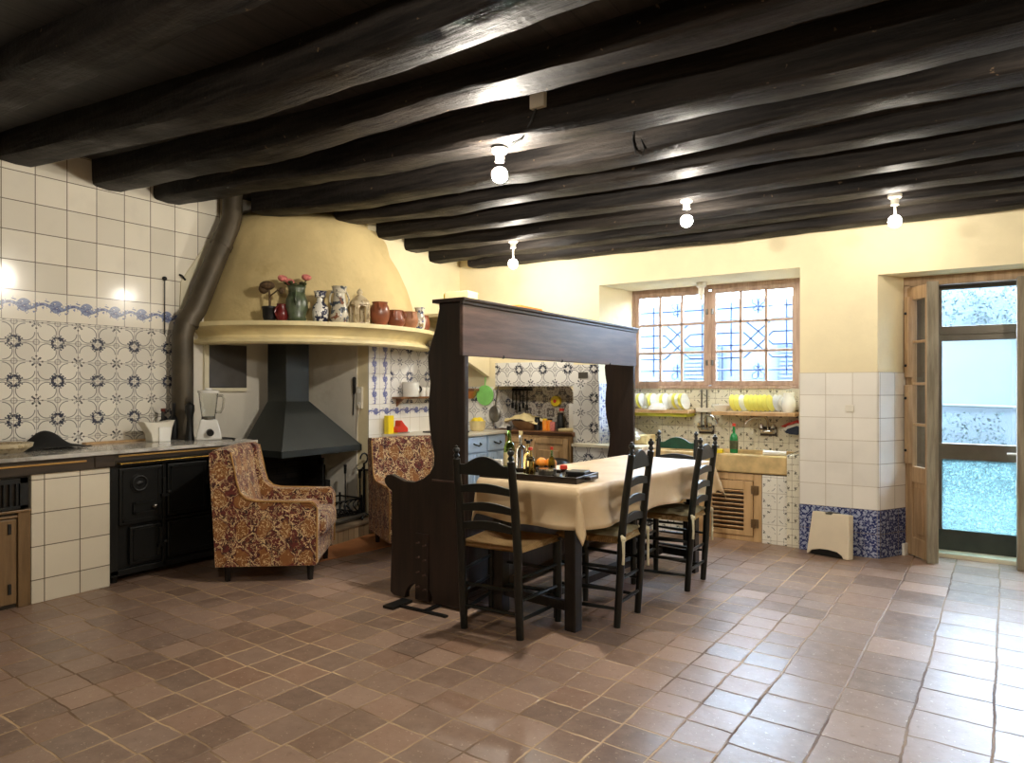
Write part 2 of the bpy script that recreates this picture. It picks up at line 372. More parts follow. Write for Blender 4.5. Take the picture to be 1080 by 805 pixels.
M['green_glaze'] = plain('green_glaze', srgb(74, 84, 62), .3, var=.45, scale=16, bump=.4, bscale=40)
def m_pot(name, bg, c1, c2, sc=18):
    g = G(name, .3); p = g.co(); n = g.noise(p, sc, 3); n2 = g.noise(p, sc * .7 + 3, 2)
    c = g.mix((n > .55), bg, c1); c = g.mix((n2 > .62), c, c2); g.col(c); return g.m
M['majolica'] = m_pot('painted_majolica', srgb(190, 182, 160), srgb(62, 70, 78), srgb(122, 74, 50), 22)
M['blue_white'] = m_pot('blue_on_white_glaze', srgb(222, 218, 206), srgb(30, 34, 58), srgb(40, 46, 80), 17)
M['jug'] = m_pot('blue_splashed_white', srgb(214, 208, 192), srgb(60, 78, 130), srgb(150, 130, 90), 16)
M['lantern'] = m_pot('buff_ceramic', srgb(206, 190, 156), srgb(176, 156, 120), srgb(150, 130, 100), 20)
M['red_glaze'] = plain('oxblood_glaze', srgb(98, 30, 28), .25, var=.2)
M['pink'] = plain('pink_petal', srgb(206, 120, 110), .7, var=.2, scale=60)
M['leaf'] = plain('dull_leaf', srgb(70, 74, 44), .7, var=.3, scale=40)
M['dry'] = plain('dried_flower', srgb(84, 64, 40), .8, var=.3, scale=40)
M['enamel'] = plain('white_enamel', srgb(226, 224, 218), .15, var=.03)
M['white_plastic'] = plain('white_plastic', srgb(226, 220, 204), .35, var=.03)
M['beige_plastic'] = plain('beige_plastic', srgb(226, 212, 186), .4, var=.03)
M['ceramic'] = plain('white_china', srgb(236, 234, 226), .12, var=.02)
M['yellow_china'] = plain('yellow_china', srgb(240, 228, 112), .15, var=.06)
M['yellow'] = plain('yellow_plastic', srgb(240, 214, 40), .35, var=.06); M['red'] = plain('red_plastic', srgb(206, 58, 40), .35)
M['orange'] = plain('orange_peel', srgb(232, 142, 40), .5, bump=.2, bscale=160)
M['green_plastic'] = plain('green_plastic', srgb(40, 132, 74), .25); M['lime'] = plain('lime_plastic', srgb(136, 210, 112), .4)
M['copper'] = plain('copper', srgb(196, 128, 74), .3, .8, .15)
M['black'] = plain('black_plastic', srgb(18, 18, 18), .35); M['black_cloth'] = plain('black_cloth', srgb(16, 15, 15), .9, bump=.3, bscale=80)
M['brown_cloth'] = plain('brown_basket', srgb(140, 104, 66), .8, bump=.5, bscale=90); M['cream_cloth'] = plain('cream_cloth', srgb(232, 214, 160), .85, bump=.2)
M['tray'] = wood('black_brown_tray', srgb(26, 20, 17), srgb(46, 34, 27), .3, 'x')
def m_glass(name, c, rough=.02, ior=1.45):
    g = G(name, rough); g.b.inputs['Base Color'].default_value = (*c, 1); g.b.inputs['Transmission Weight'].default_value = 1.0; g.b.inputs['IOR'].default_value = ior; return g.m
M['glass'] = m_glass('clear_glass', (.95, .97, .97)); M['green_glass'] = m_glass('green_glass', (.18, .30, .06)); M['oil_glass'] = m_glass('golden_glass', (.85, .68, .28)); M['jar_glass'] = m_glass('jar_glass', (.92, .93, .9))
def m_pane(name, tint, rough, frost=0.0):
    g = G(name, rough); t = g.n.new('ShaderNodeBsdfTransparent'); t.inputs[0].default_value = (*tint, 1)
    s = g.n.new('ShaderNodeBsdfGlossy'); s.inputs['Roughness'].default_value = .03; mx = g.n.new('ShaderNodeMixShader'); mx.inputs[0].default_value = .06
    o = g.n['Material Output']
    if frost:
        tr = g.n.new('ShaderNodeBsdfTranslucent'); tr.inputs[0].default_value = (*tint, 1); m2 = g.n.new('ShaderNodeMixShader')
        n = g.noise(g.co(), 60, 3).step(.3, .7) * .25 + (frost - .12); g.put(m2.inputs[0], n)
        g.t.links.new(t.outputs[0], m2.inputs[1]); g.t.links.new(tr.outputs[0], m2.inputs[2]); g.t.links.new(m2.outputs[0], mx.inputs[1])
    else: g.t.links.new(t.outputs[0], mx.inputs[1])
    g.t.links.new(s.outputs[0], mx.inputs[2]); g.t.links.new(mx.outputs[0], o.inputs[0]); return g.m
M['pane'] = m_pane('window_glass', (.95, .97, 1), .03); M['pane_frost'] = m_pane('frosted_door_glass', (.36, .47, .48), .2, .2)
def m_emit(name, c, s):
    g = G(name); g.b.inputs['Base Color'].default_value = (*c, 1); g.b.inputs['Emission Color'].default_value = (*c, 1); g.b.inputs['Emission Strength'].default_value = s; return g.m
def m_brick(name, c1, c2, gr, au, av, su, sv, rough=.8):
    g = G(name, rough); u, v = tile_uv(g, au, av, su, sv); row = v.fl(); u = u + (row * .5).fr(); w = g.white(g.vec(u.fl(), row, 0.0))
    fu, fv = u.fr(), v.fr(); m = (fu.mn(1.0 - fu) < .035).mx(fv.mn(1.0 - fv) < .09)
    g.col(g.mix(m, g.mix(w, c1, c2), gr)); g.bump((1.0 - m) + g.noise(g.co(), 30, 3) * .4, .6, .008); return g.m
M['soot_brick'] = m_brick('sooty_brick', srgb(24, 22, 21), srgb(46, 40, 36), srgb(16, 15, 15), 'y', 'z', .2, .055)
M['soot_brick_x'] = m_brick('sooty_brick_return', srgb(24, 22, 21), srgb(46, 40, 36), srgb(16, 15, 15), 'x', 'z', .2, .055)
M['hearth'] = m_brick('hearth_brick', srgb(136, 116, 88), srgb(166, 142, 108), srgb(90, 74, 56), 'y', 'x', .07, .9)
M['hearth_top'] = plain('hearth_stone', srgb(128, 110, 88), .7, var=.2, scale=6, bump=.4)
M['slab'] = plain('orange_floor_slab', srgb(176, 116, 72), .5, var=.15, scale=5, bump=.2)
M['court_wall'] = m_plaster('courtyard_render', (.065, .084, .10), .08, .1, (.048, .066, .082))
M['court_ground'] = plain('courtyard_paving', srgb(70, 76, 76), .8, var=.15, scale=3)
M['court_green'] = plain('courtyard_hedge', srgb(40, 56, 56), .9, var=.4, scale=20)
M['court_blue'] = plain('courtyard_shutter', srgb(34, 46, 66), .6)
# ------------------------------------------------------------------ room shell
W, K, YB, YR = -5.32, -4.5, 5.86, 4.5       # left wall, kitchen side wall, back wall, fireplace return
def box_struct(name, m, *b, **k):
    bm = BM(); bx(bm, *b); return struct(name, bm, m, **k)
box_struct('floor', M['floor'], -5.7, 2.7, -3.2, 6.5, -.12, 0)
bm = BM(); prism(bm, [(-5.7, 2.985), (-4.4, 2.90), (-2.9, 2.80), (-1.6, 2.775), (2.7, 2.765), (2.7, 3.05), (-5.7, 3.05)], 'y', -3.2, 6.5); struct('ceiling', bm, M['ceiling'])
box_struct('wall_left', M['plaster_white'], W - .3, W, -3.2, YR, 0, 3.04)
box_struct('wall_alcove', M['plaster'], W - .3, K, YR, 6.48, 0, 3.04)
box_struct('wall_right', M['plaster'], 2.6, 2.8, -3.2, 6.5, 0, 3.04)
box_struct('wall_front', M['plaster'], W - .3, 2.6, -3.3, -3.1, 0, 3.04)
bm = BM()                                    # wall_back with niche, window recess and doorway
D2 = 6.48
bx(bm, K, -4.06, YB, D2, 0, 3.04)
prism(bm, [(-4.06, 1.27), (-4.02, 1.305), (-3.17, 1.305), (-3.12, 1.255), (-3.12, 3.04), (-4.06, 3.04)], 'y', YB, D2)
bx(bm, -4.06, -3.12, 6.26, D2, 0, 1.31)
prism(bm, [(-3.12, YB), (-2.85, YB), (-2.75, 6.40), (-2.75, D2), (-3.12, D2)], 'z', 0, 3.04)
bx(bm, -2.85, -1.076, YB, D2, 2.255, 3.04)
prism(bm, [(-1.076, YB), (-.525, YB), (-.37, 6.12), (-.37, D2), (-1.15, D2), (-1.17, 6.43)], 'z', 0, 3.04)
bx(bm, -.525, 1.2, YB, D2, 2.147, 3.04)
bx(bm, 1.15, 2.6, YB, D2, 0, 3.04)
bx(bm, -2.85, -1.15, 6.43, D2, 0, 1.285)
struct('wall_back', bm, M['plaster'])
# tiling laid on the walls
bm = BM(); prism(bm, [(-3.1, 1.953), (3.19, 1.953), (3.2, 2.157), (3.55, 2.70), (3.58, 3.04), (-3.1, 3.04)], 'x', W, W + .008); struct('wall_left_tiles', bm, M['tile_left'])
box_struct('wall_left_band', M['band_left'], W, W + .0085, -3.1, 3.19, 1.753, 1.953)
box_struct('wall_left_pattern', M['pattern_left'], W, W + .008, -3.1, 3.19, .80, 1.753)
bm = BM(); prism(bm, [(3.19, 1.9), (3.25, 1.9), (3.27, 2.15), (3.62, 2.70), (3.65, 3.04), (3.58, 3.04), (3.55, 2.70), (3.2, 2.157)], 'x', W, W + .02); struct('wall_left_edge', bm, M['plaster_reveal'])
box_struct('wall_fireside', M['plaster_white'], W, -4.63, YR - .012, YR, 0, 1.72)
box_struct('wall_alcove_tiles', M['tile_kitchen'], K, K + .008, YR, YB, .80, 1.0)
box_struct('wall_alcove_border', M['band_kitchen'], K, K + .0085, YR, YB, 1.0, 1.14)
box_struct('wall_alcove_upright', M['band_vert'], K, K + .0085, YR, 4.78, 1.14, 1.7)
box_struct('wall_alcove_pattern', M['pattern_kitchen'], K, K + .008, 4.78, YB, 1.14, 1.78)
bm = BM(); bx(bm, -4.03, -3.12, YB - .008, YB, 1.305, 1.545); bx(bm, -3.12, -2.85, YB - .008, YB, 0, 1.51); bx(bm, K + .01, -4.06, YB - .008, YB, .86, 1.30); struct('wall_back_pattern', bm, M['pattern_back'])
box_struct('wall_niche_side', M['pattern_kitchen'], -4.06, -4.052, YB, 6.25, .86, 1.27)
box_struct('wall_niche_tiles', M['pattern_niche'], -4.06, -3.12, 6.252, 6.26, .8, 1.305)
bm = BM(); prism(bm, [(-2.85, YB - .008), (-2.842, YB - .008), (-2.742, 6.42), (-2.76, 6.42)], 'z', 0, 1.33); struct('wall_jamb_tiles', bm, M['band_jamb'])
box_struct('wall_sink_tiles', M['tile_sink'], -2.842, -1.16, 6.422, 6.43, .3, 1.283)
box_struct('wall_pillar_tiles', M['tile_pillar'], -1.08, -.522, YB - .01, YB, .365, 1.411)
box_struct('wall_pillar_base', M['tile_blue'], -1.08, -.522, YB - .012, YB, 0, .365)
def splay(z0, z1, m, n, t):
    b = BM(); prism(b, [(-.525, YB - .01), (-.525 + t, YB - .01), (-.37 + t, 6.12), (-.37, 6.12)], 'z', z0, z1); struct(n, b, m)
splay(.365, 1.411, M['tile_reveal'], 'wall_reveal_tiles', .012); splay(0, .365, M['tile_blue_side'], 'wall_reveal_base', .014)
bm = BM(); prism(bm, [(-.46, 6.10), (-.36, 6.08), (-.335, 6.14), (-.40, 6.16)], 'z', 0, .09); struct('wall_plaster_lump', bm, M['plaster_white'])

# ceiling beams: hewn logs, each its own
def beam(pts, w=.2, h=.25, seed=0):
    b = BM(); n = 70; ring = 14; rows = []
    xs0, xs1 = pts[0][0], pts[-1][0]
    for i in range(n + 1):
        x = xs0 + (xs1 - xs0) * i / n
        for (a, q) in zip(pts, pts[1:]):
            if a[0] - 1e-6 <= x <= q[0] + 1e-6:
                t = (x - a[0]) / (q[0] - a[0]); y = a[1] + (q[1] - a[1]) * t; z = a[2] + (q[2] - a[2]) * t; break
        y += .016 * mnoise.noise(Vector((x * .8, seed * 3.1, 0))); z += .012 * mnoise.noise(Vector((x * .9, seed * 2.3, 5)))
        ww = w * (1 + .14 * mnoise.noise(Vector((x * .7, seed, 9))))
        row = []
        for k in range(ring):
            a = 2 * PI * (k + .5) / ring; ca, sa = math.cos(a), math.sin(a); e = .3
            py = math.copysign(abs(ca) ** e, ca) * ww / 2; pz = math.copysign(abs(sa) ** e, sa) * h / 2
            d = .014 * mnoise.noise(Vector((x * 2.2, k * .9, seed * 7))) + .007 * mnoise.noise(Vector((x * 9, k * 1.7, seed)))
            row.append(b.verts.new((x, y - w / 2 + py * (1 + d * 6), z + h / 2 + pz * (1 + d * 6))))
        rows.append(row)
    for A, B_ in zip(rows, rows[1:]):
        for k in range(ring): b.faces.new((A[k], A[(k + 1) % ring], B_[(k + 1) % ring], B_[k]))
    b.faces.new(rows[0][::-1]); b.faces.new(rows[-1])
    o = obj('ceiling_beam', b, M['beam'], smooth=True); o['kind'] = 'structure'
XR = 2.62
BEAMS = [[(W, -.9, 2.72), (XR, -.9, 2.62)], [(W, -.2, 2.72), (XR, -.2, 2.62)], [(W, .45, 2.72), (XR, .45, 2.62)], [(W, 1.0, 2.72), (XR, 1.0, 2.62)],
         [(W, 1.58, 2.76), (-2.2, 1.58, 2.66), (XR, 1.58, 2.62)], [(W, 2.155, 2.80), (-2.85, 2.155, 2.60), (-1.2, 2.155, 2.62), (XR, 2.155, 2.58)],
         [(W, 2.748, 2.765), (-3.45, 2.748, 2.67), (-2.1, 2.748, 2.68), (-.9, 2.748, 2.645), (XR, 2.74, 2.68)],
         [(W, 3.202, 2.77), (-3.1, 3.202, 2.64), (-1.4, 3.202, 2.56), (-.3, 3.202, 2.55), (XR, 3.2, 2.6)],
         [(W + .3, 3.871, 2.76), (-3.75, 3.871, 2.675), (-1.6, 3.871, 2.63), (-.6, 3.871, 2.65), (XR, 3.87, 2.67)],
         [(K - .1, 4.427, 2.757), (-3.45, 4.427, 2.69), (-1.8, 4.427, 2.675), (XR, 4.43, 2.66)],
         [(K - .06, 4.795, 2.67), (-3.7, 4.795, 2.645), (-1.4, 4.795, 2.604), (XR, 4.8, 2.615)],
         [(K - .06, 5.173, 2.623), (-4.0, 5.173, 2.60), (-1.5, 5.173, 2.568), (XR, 5.17, 2.57)],
         [(K - .06, 5.56, 2.565), (-1.68, 5.56, 2.555), (XR, 5.5, 2.56)], [(-4.24, 5.85, 2.53), (-1.8, 5.85, 2.51), (XR, 5.84, 2.50)]]
for i, p in enumerate(BEAMS): beam(p, .2 if i > 9 else .23, .26, i + 1)

# ------------------------------------------------------------------ fireplace corner
CX_, CY_ = W, 4.5
hood = thing('chimney_hood', 'ochre plaster chimney hood with a cream mantel ledge in the corner', 'chimney', (-4.9, 4.0, 1.64))
bm = BM(); lathe(bm, [(1.09, 1.80), (1.08, 1.9), (1.03, 2.07), (.97, 2.24), (.92, 2.38), (.87, 2.52), (.855, 2.63), (.83, 2.72), (.76, 2.80), (.62, 2.86), (.42, 2.95)], (CX_, CY_, 0), 72, R(-90), R(50), .02)
obj('plaster_cone', bm, M['plaster_hood'], hood, smooth=True)
MP = [(1.06, 1.825), (1.255, 1.825), (1.258, 1.79), (1.22, 1.778), (1.165, 1.755), (1.14, 1.72), (1.145, 1.70), (1.178, 1.69), (1.182, 1.665), (1.165, 1.65), (1.04, 1.65)]
bm = BM(); lathe(bm, MP + [MP[0]], (CX_, CY_, 0), 60, R(-92), R(49)); mant = obj('mantel_ledge', bm, M['mantel'], hood, smooth=True)
bm = BM(); lathe(bm, [(.05, 1.71), (1.06, 1.70), (1.06, 1.74), (.05, 1.75), (.05, 1.71)], (CX_, CY_, 0), 36, R(-90), R(48)); obj('soffit', bm, M['plaster_hood'], hood)

fh = thing('fire_canopy', 'charcoal sheet metal canopy with square flue over the open fire', 'fireplace hood', (-4.85, 4.05, .72))
X0, X1, Y0, Y1 = -5.10, -4.57, 3.61, 4.485
px0, px1, py0, py1 = -5.13, -4.88, 3.90, 4.15
bm = BM(); lo = [(X0, Y0), (X1, Y0), (X1, Y1), (X0, Y1)]; hi = [(px0, py0), (px1, py0), (px1, py1), (px0, py1)]
a = [bm.verts.new((*p, .775)) for p in lo]; b = [bm.verts.new((*p, 1.17)) for p in hi]
for i in range(4): bm.faces.new((a[i], a[(i + 1) % 4], b[(i + 1) % 4], b[i]))
bm.faces.new(b); obj('canopy', bm, M['hood_metal'], fh)
bm = BM(); prism(bm, [(px0, py0), (px1, py0), (px1, py1), (px0, py1)], 'z', 1.165, 1.70); obj('flue', bm, M['hood_metal'], fh, bevel=.004)
bm = BM()
for (p, q) in zip(lo, lo[1:] + lo[:1]):
    d = Vector((q[0] - p[0], q[1] - p[1])).normalized() * .006; n_ = Vector((d.y, -d.x))
    prism(bm, [(p[0] - d.x, p[1] - d.y), (q[0] + d.x, q[1] + d.y), (q[0] + d.x - n_.x * 2, q[1] + d.y - n_.y * 2), (p[0] - d.x - n_.x * 2, p[1] - d.y - n_.y * 2)], 'z', .722, .777)
obj('rim', bm, M['hood_metal'], fh)

he = thing('brick_hearth', 'low brick hearth with upright edge bricks under the metal canopy', 'hearth', (-4.6, 4.0, 0))
hp = [(W + .01, 3.46), (-4.24, 3.46), (-4.27, 3.75), (-4.38, YR - .02), (W + .01, YR - .02)]
bm = BM(); prism(bm, hp, 'z', 0, .10); obj('plinth', bm, M['hearth'], he)
bm = BM(); prism(bm, [(x + (.01 if x > -5 else 0), y) for x, y in hp], 'z', .10, .125); obj('hearth_stone', bm, M['hearth_top'], he, bevel=.005)
bm = BM(); bx(bm, W + .009, W + .06, 3.5, 4.44, .125, .80); fb = obj('fireback', bm, M['soot_brick'], he)
bm = BM(); bx(bm, W + .06, -5.10, 4.43, 4.485, .125, .80); bx(bm, -5.10, -5.05, 4.43, 4.485, .125, .56); bx(bm, -5.05, -4.98, 4.43, 4.485, .125, .42); obj('fireback', bm, M['soot_brick_x'], he)
bm = BM(); prism(bm, [(-4.23, 3.46), (-3.98, 3.46), (-3.86, 4.30), (-4.36, 4.46)], 'z', 0, .006); tag(obj('floor_slab', bm, M['slab']), 'orange clay slab set in the floor before the hearth', 'slab', kind='structure')

gt = thing('fire_grate', 'black iron fire basket with curled bars on the hearth', 'fire grate', (-4.62, 4.15, .125))
bm = BM()
for x in (-4.78, -4.50):
    tube(bm, [(x, 3.82, .17), (x, 4.42, .17)], .008); tube(bm, [(x, 3.82, .30), (x, 4.42, .30)], .008)
for y in (3.82, 4.42):
    tube(bm, [(-4.78, y, .17), (-4.50, y, .17)], .008); tube(bm, [(-4.78, y, .30), (-4.50, y, .30)], .008)
    for x in (-4.78, -4.5): tube(bm, [(x, y, .125), (x, y, .33)], .009)
for k in range(9): tube(bm, [(-4.78, 3.86 + k * .065, .175), (-4.5, 3.86 + k * .065, .175)], .006, 6)
obj('basket', bm, M['iron'], gt)
for k in range(11):
    y = 3.85 + k * .055; bm = BM(); tube(bm, [(-4.5 + .022 * math.sin(t * .9), y + .018 * math.cos(t * .9), .17 + .13 * t / 7) for t in range(8)], .006, 6); obj('curled_bar', bm, M['iron'], gt)
bm = BM(); tube(bm, [(-4.40, 3.78, .15), (-4.42, 4.10, .15), (-4.46, 4.42, .155)], .024, 10); tag(obj('fire_bar', bm, M['steel_dull']), 'round steel bar lying on the hearth before the fire basket', 'bar')

cs = thing('fire_tool_stand', 'iron fire tool stand with curled top beside the hearth', 'fire tool stand', (-4.46, 4.41, .125))
bm = BM(); tube(bm, [(-4.46, 4.41, .13), (-4.46, 4.41, .62)], .01); tube(bm, [(-4.46, 4.41, .62)] + [(-4.46, 4.41 + .045 * math.sin(t * .6), .66 - .045 * math.cos(t * .6)) for t in range(9)], .008); obj('post', bm, M['iron'], cs)
for s in range(4):
    a = s * PI / 2 + .6; bm = BM(); tube(bm, [(-4.46, 4.41, .17), (-4.46 + .05 * math.cos(a), 4.41 + .05 * math.sin(a), .155), (-4.46 + .085 * math.cos(a), 4.41 + .085 * math.sin(a), .13)], .009); obj('foot', bm, M['iron'], cs)
for s in range(5):
    a = s * 2 * PI / 5; bm = BM(); tube(bm, [(-4.46, 4.41, .56), (-4.46 + .06 * math.cos(a), 4.41 + .05 * math.sin(a), .555), (-4.46 + .065 * math.cos(a), 4.41 + .055 * math.sin(a), .575)], .006, 6); obj('hook', bm, M['iron'], cs)
def tool(name, label, y, kind, x=-4.53, zt=.60):
    t = thing(name, label, 'fire tool', (x, y, .14), group='fire tools by the hearth')
    bm = BM(); tube(bm, [(x, y, .2), (x - .01, y + .005, zt)], .006, 6); obj('shaft', bm, M['iron'], t)
    bm = BM(); tube(bm, [(x - .01, y + .005, zt - .08), (x - .01, y + .006, zt)], [.011, .014], 8); obj('grip', bm, M['iron'], t)
    bm = BM()
    if kind == 0: obx(bm, (x + .01, y, .17), (.012, .07, .10))
    elif kind == 1: tube(bm, [(x, y, .24), (x + .02, y + .03, .20), (x, y + .05, .15)], .007, 6); tube(bm, [(x, y, .24), (x + .02, y - .03, .20), (x, y - .05, .15)], .007, 6)
    else: tube(bm, [(x, y, .21), (x, y, .14)], [.012, .035], 8)
    obj('head', bm, M['iron'], t)
tool('fire_shovel', 'long iron fire shovel leaning on the white wall, leftmost of the fire tools', 4.24, 0, -4.80, .66); tool('fire_tongs', 'iron fire tongs hanging in the middle of the fire tools', 4.34, 1, -4.62); tool('hearth_brush', 'iron hearth brush nearest the curled stand', 4.45, 2, -4.55, .55)
bm = BM(); lathe(bm, [(0, 0), (.045, .004), (.05, .03), (.05, .10), (.03, .14), (.016, .16), (.018, .19), (.0, .19)], (-4.30, 4.44, .0), 18); tag(obj('glass_bottle', bm, M['glass'], smooth=True), 'clear round glass bottle on the floor beside the hearth', 'bottle')
lg = thing('long_lighter', 'black long lighter hung on the white wall right of the flue', 'lighter', (-4.65, 4.478, 1.02))
bm = BM(); tube(bm, [(-4.65, 4.478, 1.39), (-4.652, 4.478, 1.38), (-4.656, 4.478, 1.25), (-4.66, 4.479, 1.23)], [.008, .017, .014, .008], 10); obj('grip', bm, M['black'], lg, smooth=True)
bm = BM(); tube(bm, [(-4.66, 4.479, 1.235), (-4.67, 4.48, 1.04)], .006, 8); obj('barrel', bm, M['iron'], lg)
so = thing('wall_socket', 'white double socket strip with a hanging cable beside blue floral tiles', 'socket', (-4.585, 4.49, 1.1))
bm = BM(); bx(bm, -4.622, -4.558, 4.474, 4.5, 1.10, 1.30); obj('plate', bm, M['white_plastic'], so, bevel=.004)
for z in (1.26, 1.14): bm = BM(); tube(bm, [(-4.59, 4.468, z), (-4.59, 4.476, z)], .022, 14); obj('outlet', bm, M['ceramic'], so)
bm = BM(); tube(bm, [(-4.59, 4.464, 1.14), (-4.57, 4.46, 1.11), (-4.60, 4.47, 1.02), (-4.62, 4.48, .93), (-4.62, 4.48, .87)], .005, 6); obj('cable', bm, M['white_plastic'], so)

st = thing('stove_pipe', 'brown metal stove pipe bending up to the ceiling left of the hood', 'stove pipe', (-5.2, 3.2, .89))
bm = BM(); tube(bm, [(-5.215, 3.16, .888), (-5.215, 3.16, 1.70), (-5.21, 3.18, 1.80), (-5.2, 3.26, 1.92), (-5.19, 3.50, 2.52), (-5.185, 3.56, 2.66), (-5.185, 3.585, 2.74), (-5.185, 3.59, 2.96)], [.08, .08, .084, .084, .084, .083, .08, .08], 20); obj('pipe', bm, M['flue'], st, smooth=True)
for (p, q) in (((-5.208, 3.19, 1.80), (-5.203, 3.225, 1.88)), ((-5.19, 3.48, 2.47), (-5.188, 3.50, 2.51))):
    bm = BM(); tube(bm, [p, q], .089 if p[2] < 2 else .089, 20); obj('collar', bm, M['flue'], st, smooth=True)
fd = thing('recess_panel', 'grey square panel standing in for a dark recess under the mantel', 'hatch', (W, 3.6, 1.28))  # stands in for a recess, whose shade is put into the grey
bm = BM(); bx(bm, W, W + .03, 3.40, 3.80, 1.26, 1.68); obj('surround', bm, M['plaster_reveal'], fd)
bm = BM(); bx(bm, W + .028, W + .036, 3.44, 3.80, 1.29, 1.66); obj('door', bm, plain('grey_recess_panel', srgb(84, 80, 76), .5, .2), fd, bevel=.004)

# pots on the mantel
def at(deg, r=1.165, z=1.825): return (CX_ + r * math.cos(R(deg)), CY_ + r * math.sin(R(deg)), z)
def pot(name, label, cat, deg, prof, mat, r=1.165, handles=(), group='pots on the mantel'):
    p = at(deg, r); t = thing(name, label, cat, p, group=group)
    bm = BM(); lathe(bm, prof, p, 24); obj('body', bm, mat, t, smooth=True)
    for (ang, z0, z1, ro, rb) in handles:
        a = R(ang); c, s = math.cos(a), math.sin(a); n = 8; bm = BM()
        tube(bm, [(p[0] + c * (rb + ro * math.sin(PI * i / n)), p[1] + s * (rb + ro * math.sin(PI * i / n)), p[2] + z1 + (z0 - z1) * i / n) for i in range(n + 1)], .008, 8); obj('handle', bm, mat, t, smooth=True)
    return t, p
def open_prof(p, wall=.006):                       # hollow mouth
    top = p[-1]; return [(0, 0)] + p + [(top[0] - wall, top[1]), (top[0] - wall - .004, top[1] - .05), (0, top[1] - .06)]
t, p = pot('plant_pot', 'dark small plant pot holding a dried flower, first on the mantel from the left', 'plant pot', -54.6, open_prof([(.040, 0), (.052, .03), (.058, .10), (.062, .105), (.06, .118)]), M['iron'])
bm = BM(); tube(bm, [(p[0], p[1], p[2] + .06), (p[0] - .01, p[1] + .01, p[2] + .2), (p[0] - .02, p[1], p[2] + .30)], .009, 7); tube(bm, [(p[0], p[1], p[2] + .2), (p[0] + .06, p[1] + .03, p[2] + .25), (p[0] + .10, p[1] + .03, p[2] + .235)], .006, 6)
st_ = obj('stem', bm, M['dry'], t)
bm = BM(); sph(bm, (p[0] - .03, p[1], p[2] + .29), .06, (1, 1, .6)); sph(bm, (p[0] - .06, p[1] - .01, p[2] + .265), .04); sph(bm, (p[0] + .11, p[1] + .03, p[2] + .24), .025); obj('flower', bm, M['dry'], t)
pot('jug', 'small oxblood red jug between the dried flower and the green vase', 'jug', -49.8, open_prof([(.038, 0), (.052, .04), (.05, .08), (.036, .115), (.042, .14)]), M['red_glaze'], handles=[(-90, .03, .12, .025, .042)])
t, p = pot('flower_vase', 'green glazed relief vase with pink roses', 'vase', -44.2, open_prof([(.066, 0), (.076, .02), (.068, .04), (.088, .11), (.086, .17), (.062, .235), (.056, .25), (.075, .285)]), M['green_glaze'], 1.16, handles=[(-45, .10, .24, .035, .062), (135, .10, .24, .035, .062)])
for k, (dx, dy, z) in enumerate(((-.10, -.06, .345), (.045, .06, .355), (-.065, -.02, .32))):
    bm = BM(); c = Vector((p[0] + dx, p[1] + dy, p[2] + z))
    for q in range(7):
        a = q * 2 * PI / 7; sph(bm, c + Vector((.018 * math.cos(a), .018 * math.sin(a), .006 * (q % 3))), .022, (1, 1, .9), 8, 6)
    sph(bm, c + Vector((0, 0, .012)), .022, n=8, rings=6); obj('rose', bm, M['pink'], t, smooth=True)
bm = BM()
for k in range(12):
    a = k * .9; r_ = .03 + .012 * (k % 4); q = Vector((p[0] + r_ * math.cos(a) * 1.3, p[1] + r_ * math.sin(a) * 1.3, p[2] + .29 + .012 * (k % 3))); sph(bm, q, .028, (1, .6, .45), 8, 6)
for (dx, dy, z) in ((-.10, -.06, .33), (.045, .06, .34), (-.065, -.02, .31)): tube(bm, [(p[0], p[1], p[2] + .24), (p[0] + dx, p[1] + dy, p[2] + z)], .005, 6)
obj('foliage', bm, M['leaf'], t, smooth=True)
pot('bottle_vase', 'blue and white vase with narrow neck and flared rim', 'vase', -35.2, open_prof([(.05, 0), (.056, .012), (.066, .07), (.062, .125), (.030, .165), (.026, .205), (.05, .245), (.052, .252)]), M['blue_white'], 1.17)
pot('floral_vase', 'tall painted majolica vase with flared mouth between the blue vase and the lantern', 'vase', -27.6, open_prof([(.068, 0), (.076, .015), (.078, .05), (.066, .13), (.050, .20), (.044, .235), (.056, .28), (.064, .30)]), M['majolica'], 1.165, handles=[(62, .12, .27, .03, .05), (242, .12, .27, .03, .05)])
t, p = pot('candle_lantern', 'buff ceramic candle lantern with arched openings and knob lid', 'lantern', -18.8, [(0, 0), (.082, 0), (.082, .012), (0, .014)], M['lantern'], 1.16)
bm = BM()
for k in range(4):
    a = k * PI / 2 + PI / 4 - R(18); c, s = math.cos(a), math.sin(a)
    obx(bm, (p[0] + c * .070, p[1] + s * .070, p[2] + .085), (.026, .034, .15), (0, 0, a))
obj('post', bm, M['lantern'], t, bevel=.003)
for k in range(4):
    a = k * PI / 2 - R(18); bm = BM(); c, s = math.cos(a), math.sin(a)
    pts = [(-.05, .165), (-.05, .14)] + [(-.036 * math.cos(PI * i / 8), .125 + .026 * math.sin(PI * i / 8)) for i in range(9)] + [(.05, .14), (.05, .165)]
    A_ = [bm.verts.new((p[0] + c * .062 - s * u, p[1] + s * .062 + c * u, p[2] + z)) for u, z in pts]; B_ = [bm.verts.new((p[0] + c * .052 - s * u, p[1] + s * .052 + c * u, p[2] + z)) for u, z in pts]
    bm.faces.new(A_); bm.faces.new(B_[::-1])
    for i in range(len(pts)): bm.faces.new((A_[i], A_[(i + 1) % len(pts)], B_[(i + 1) % len(pts)], B_[i]))
    obj('arch', bm, M['lantern'], t)
bm = BM(); lathe(bm, [(.0, .16), (.084, .16), (.086, .172), (.075, .195), (.05, .222), (.026, .24), (.018, .25), (.026, .265), (.016, .285), (0, .30)], p, 24); obj('lid', bm, M['lantern'], t, smooth=True)
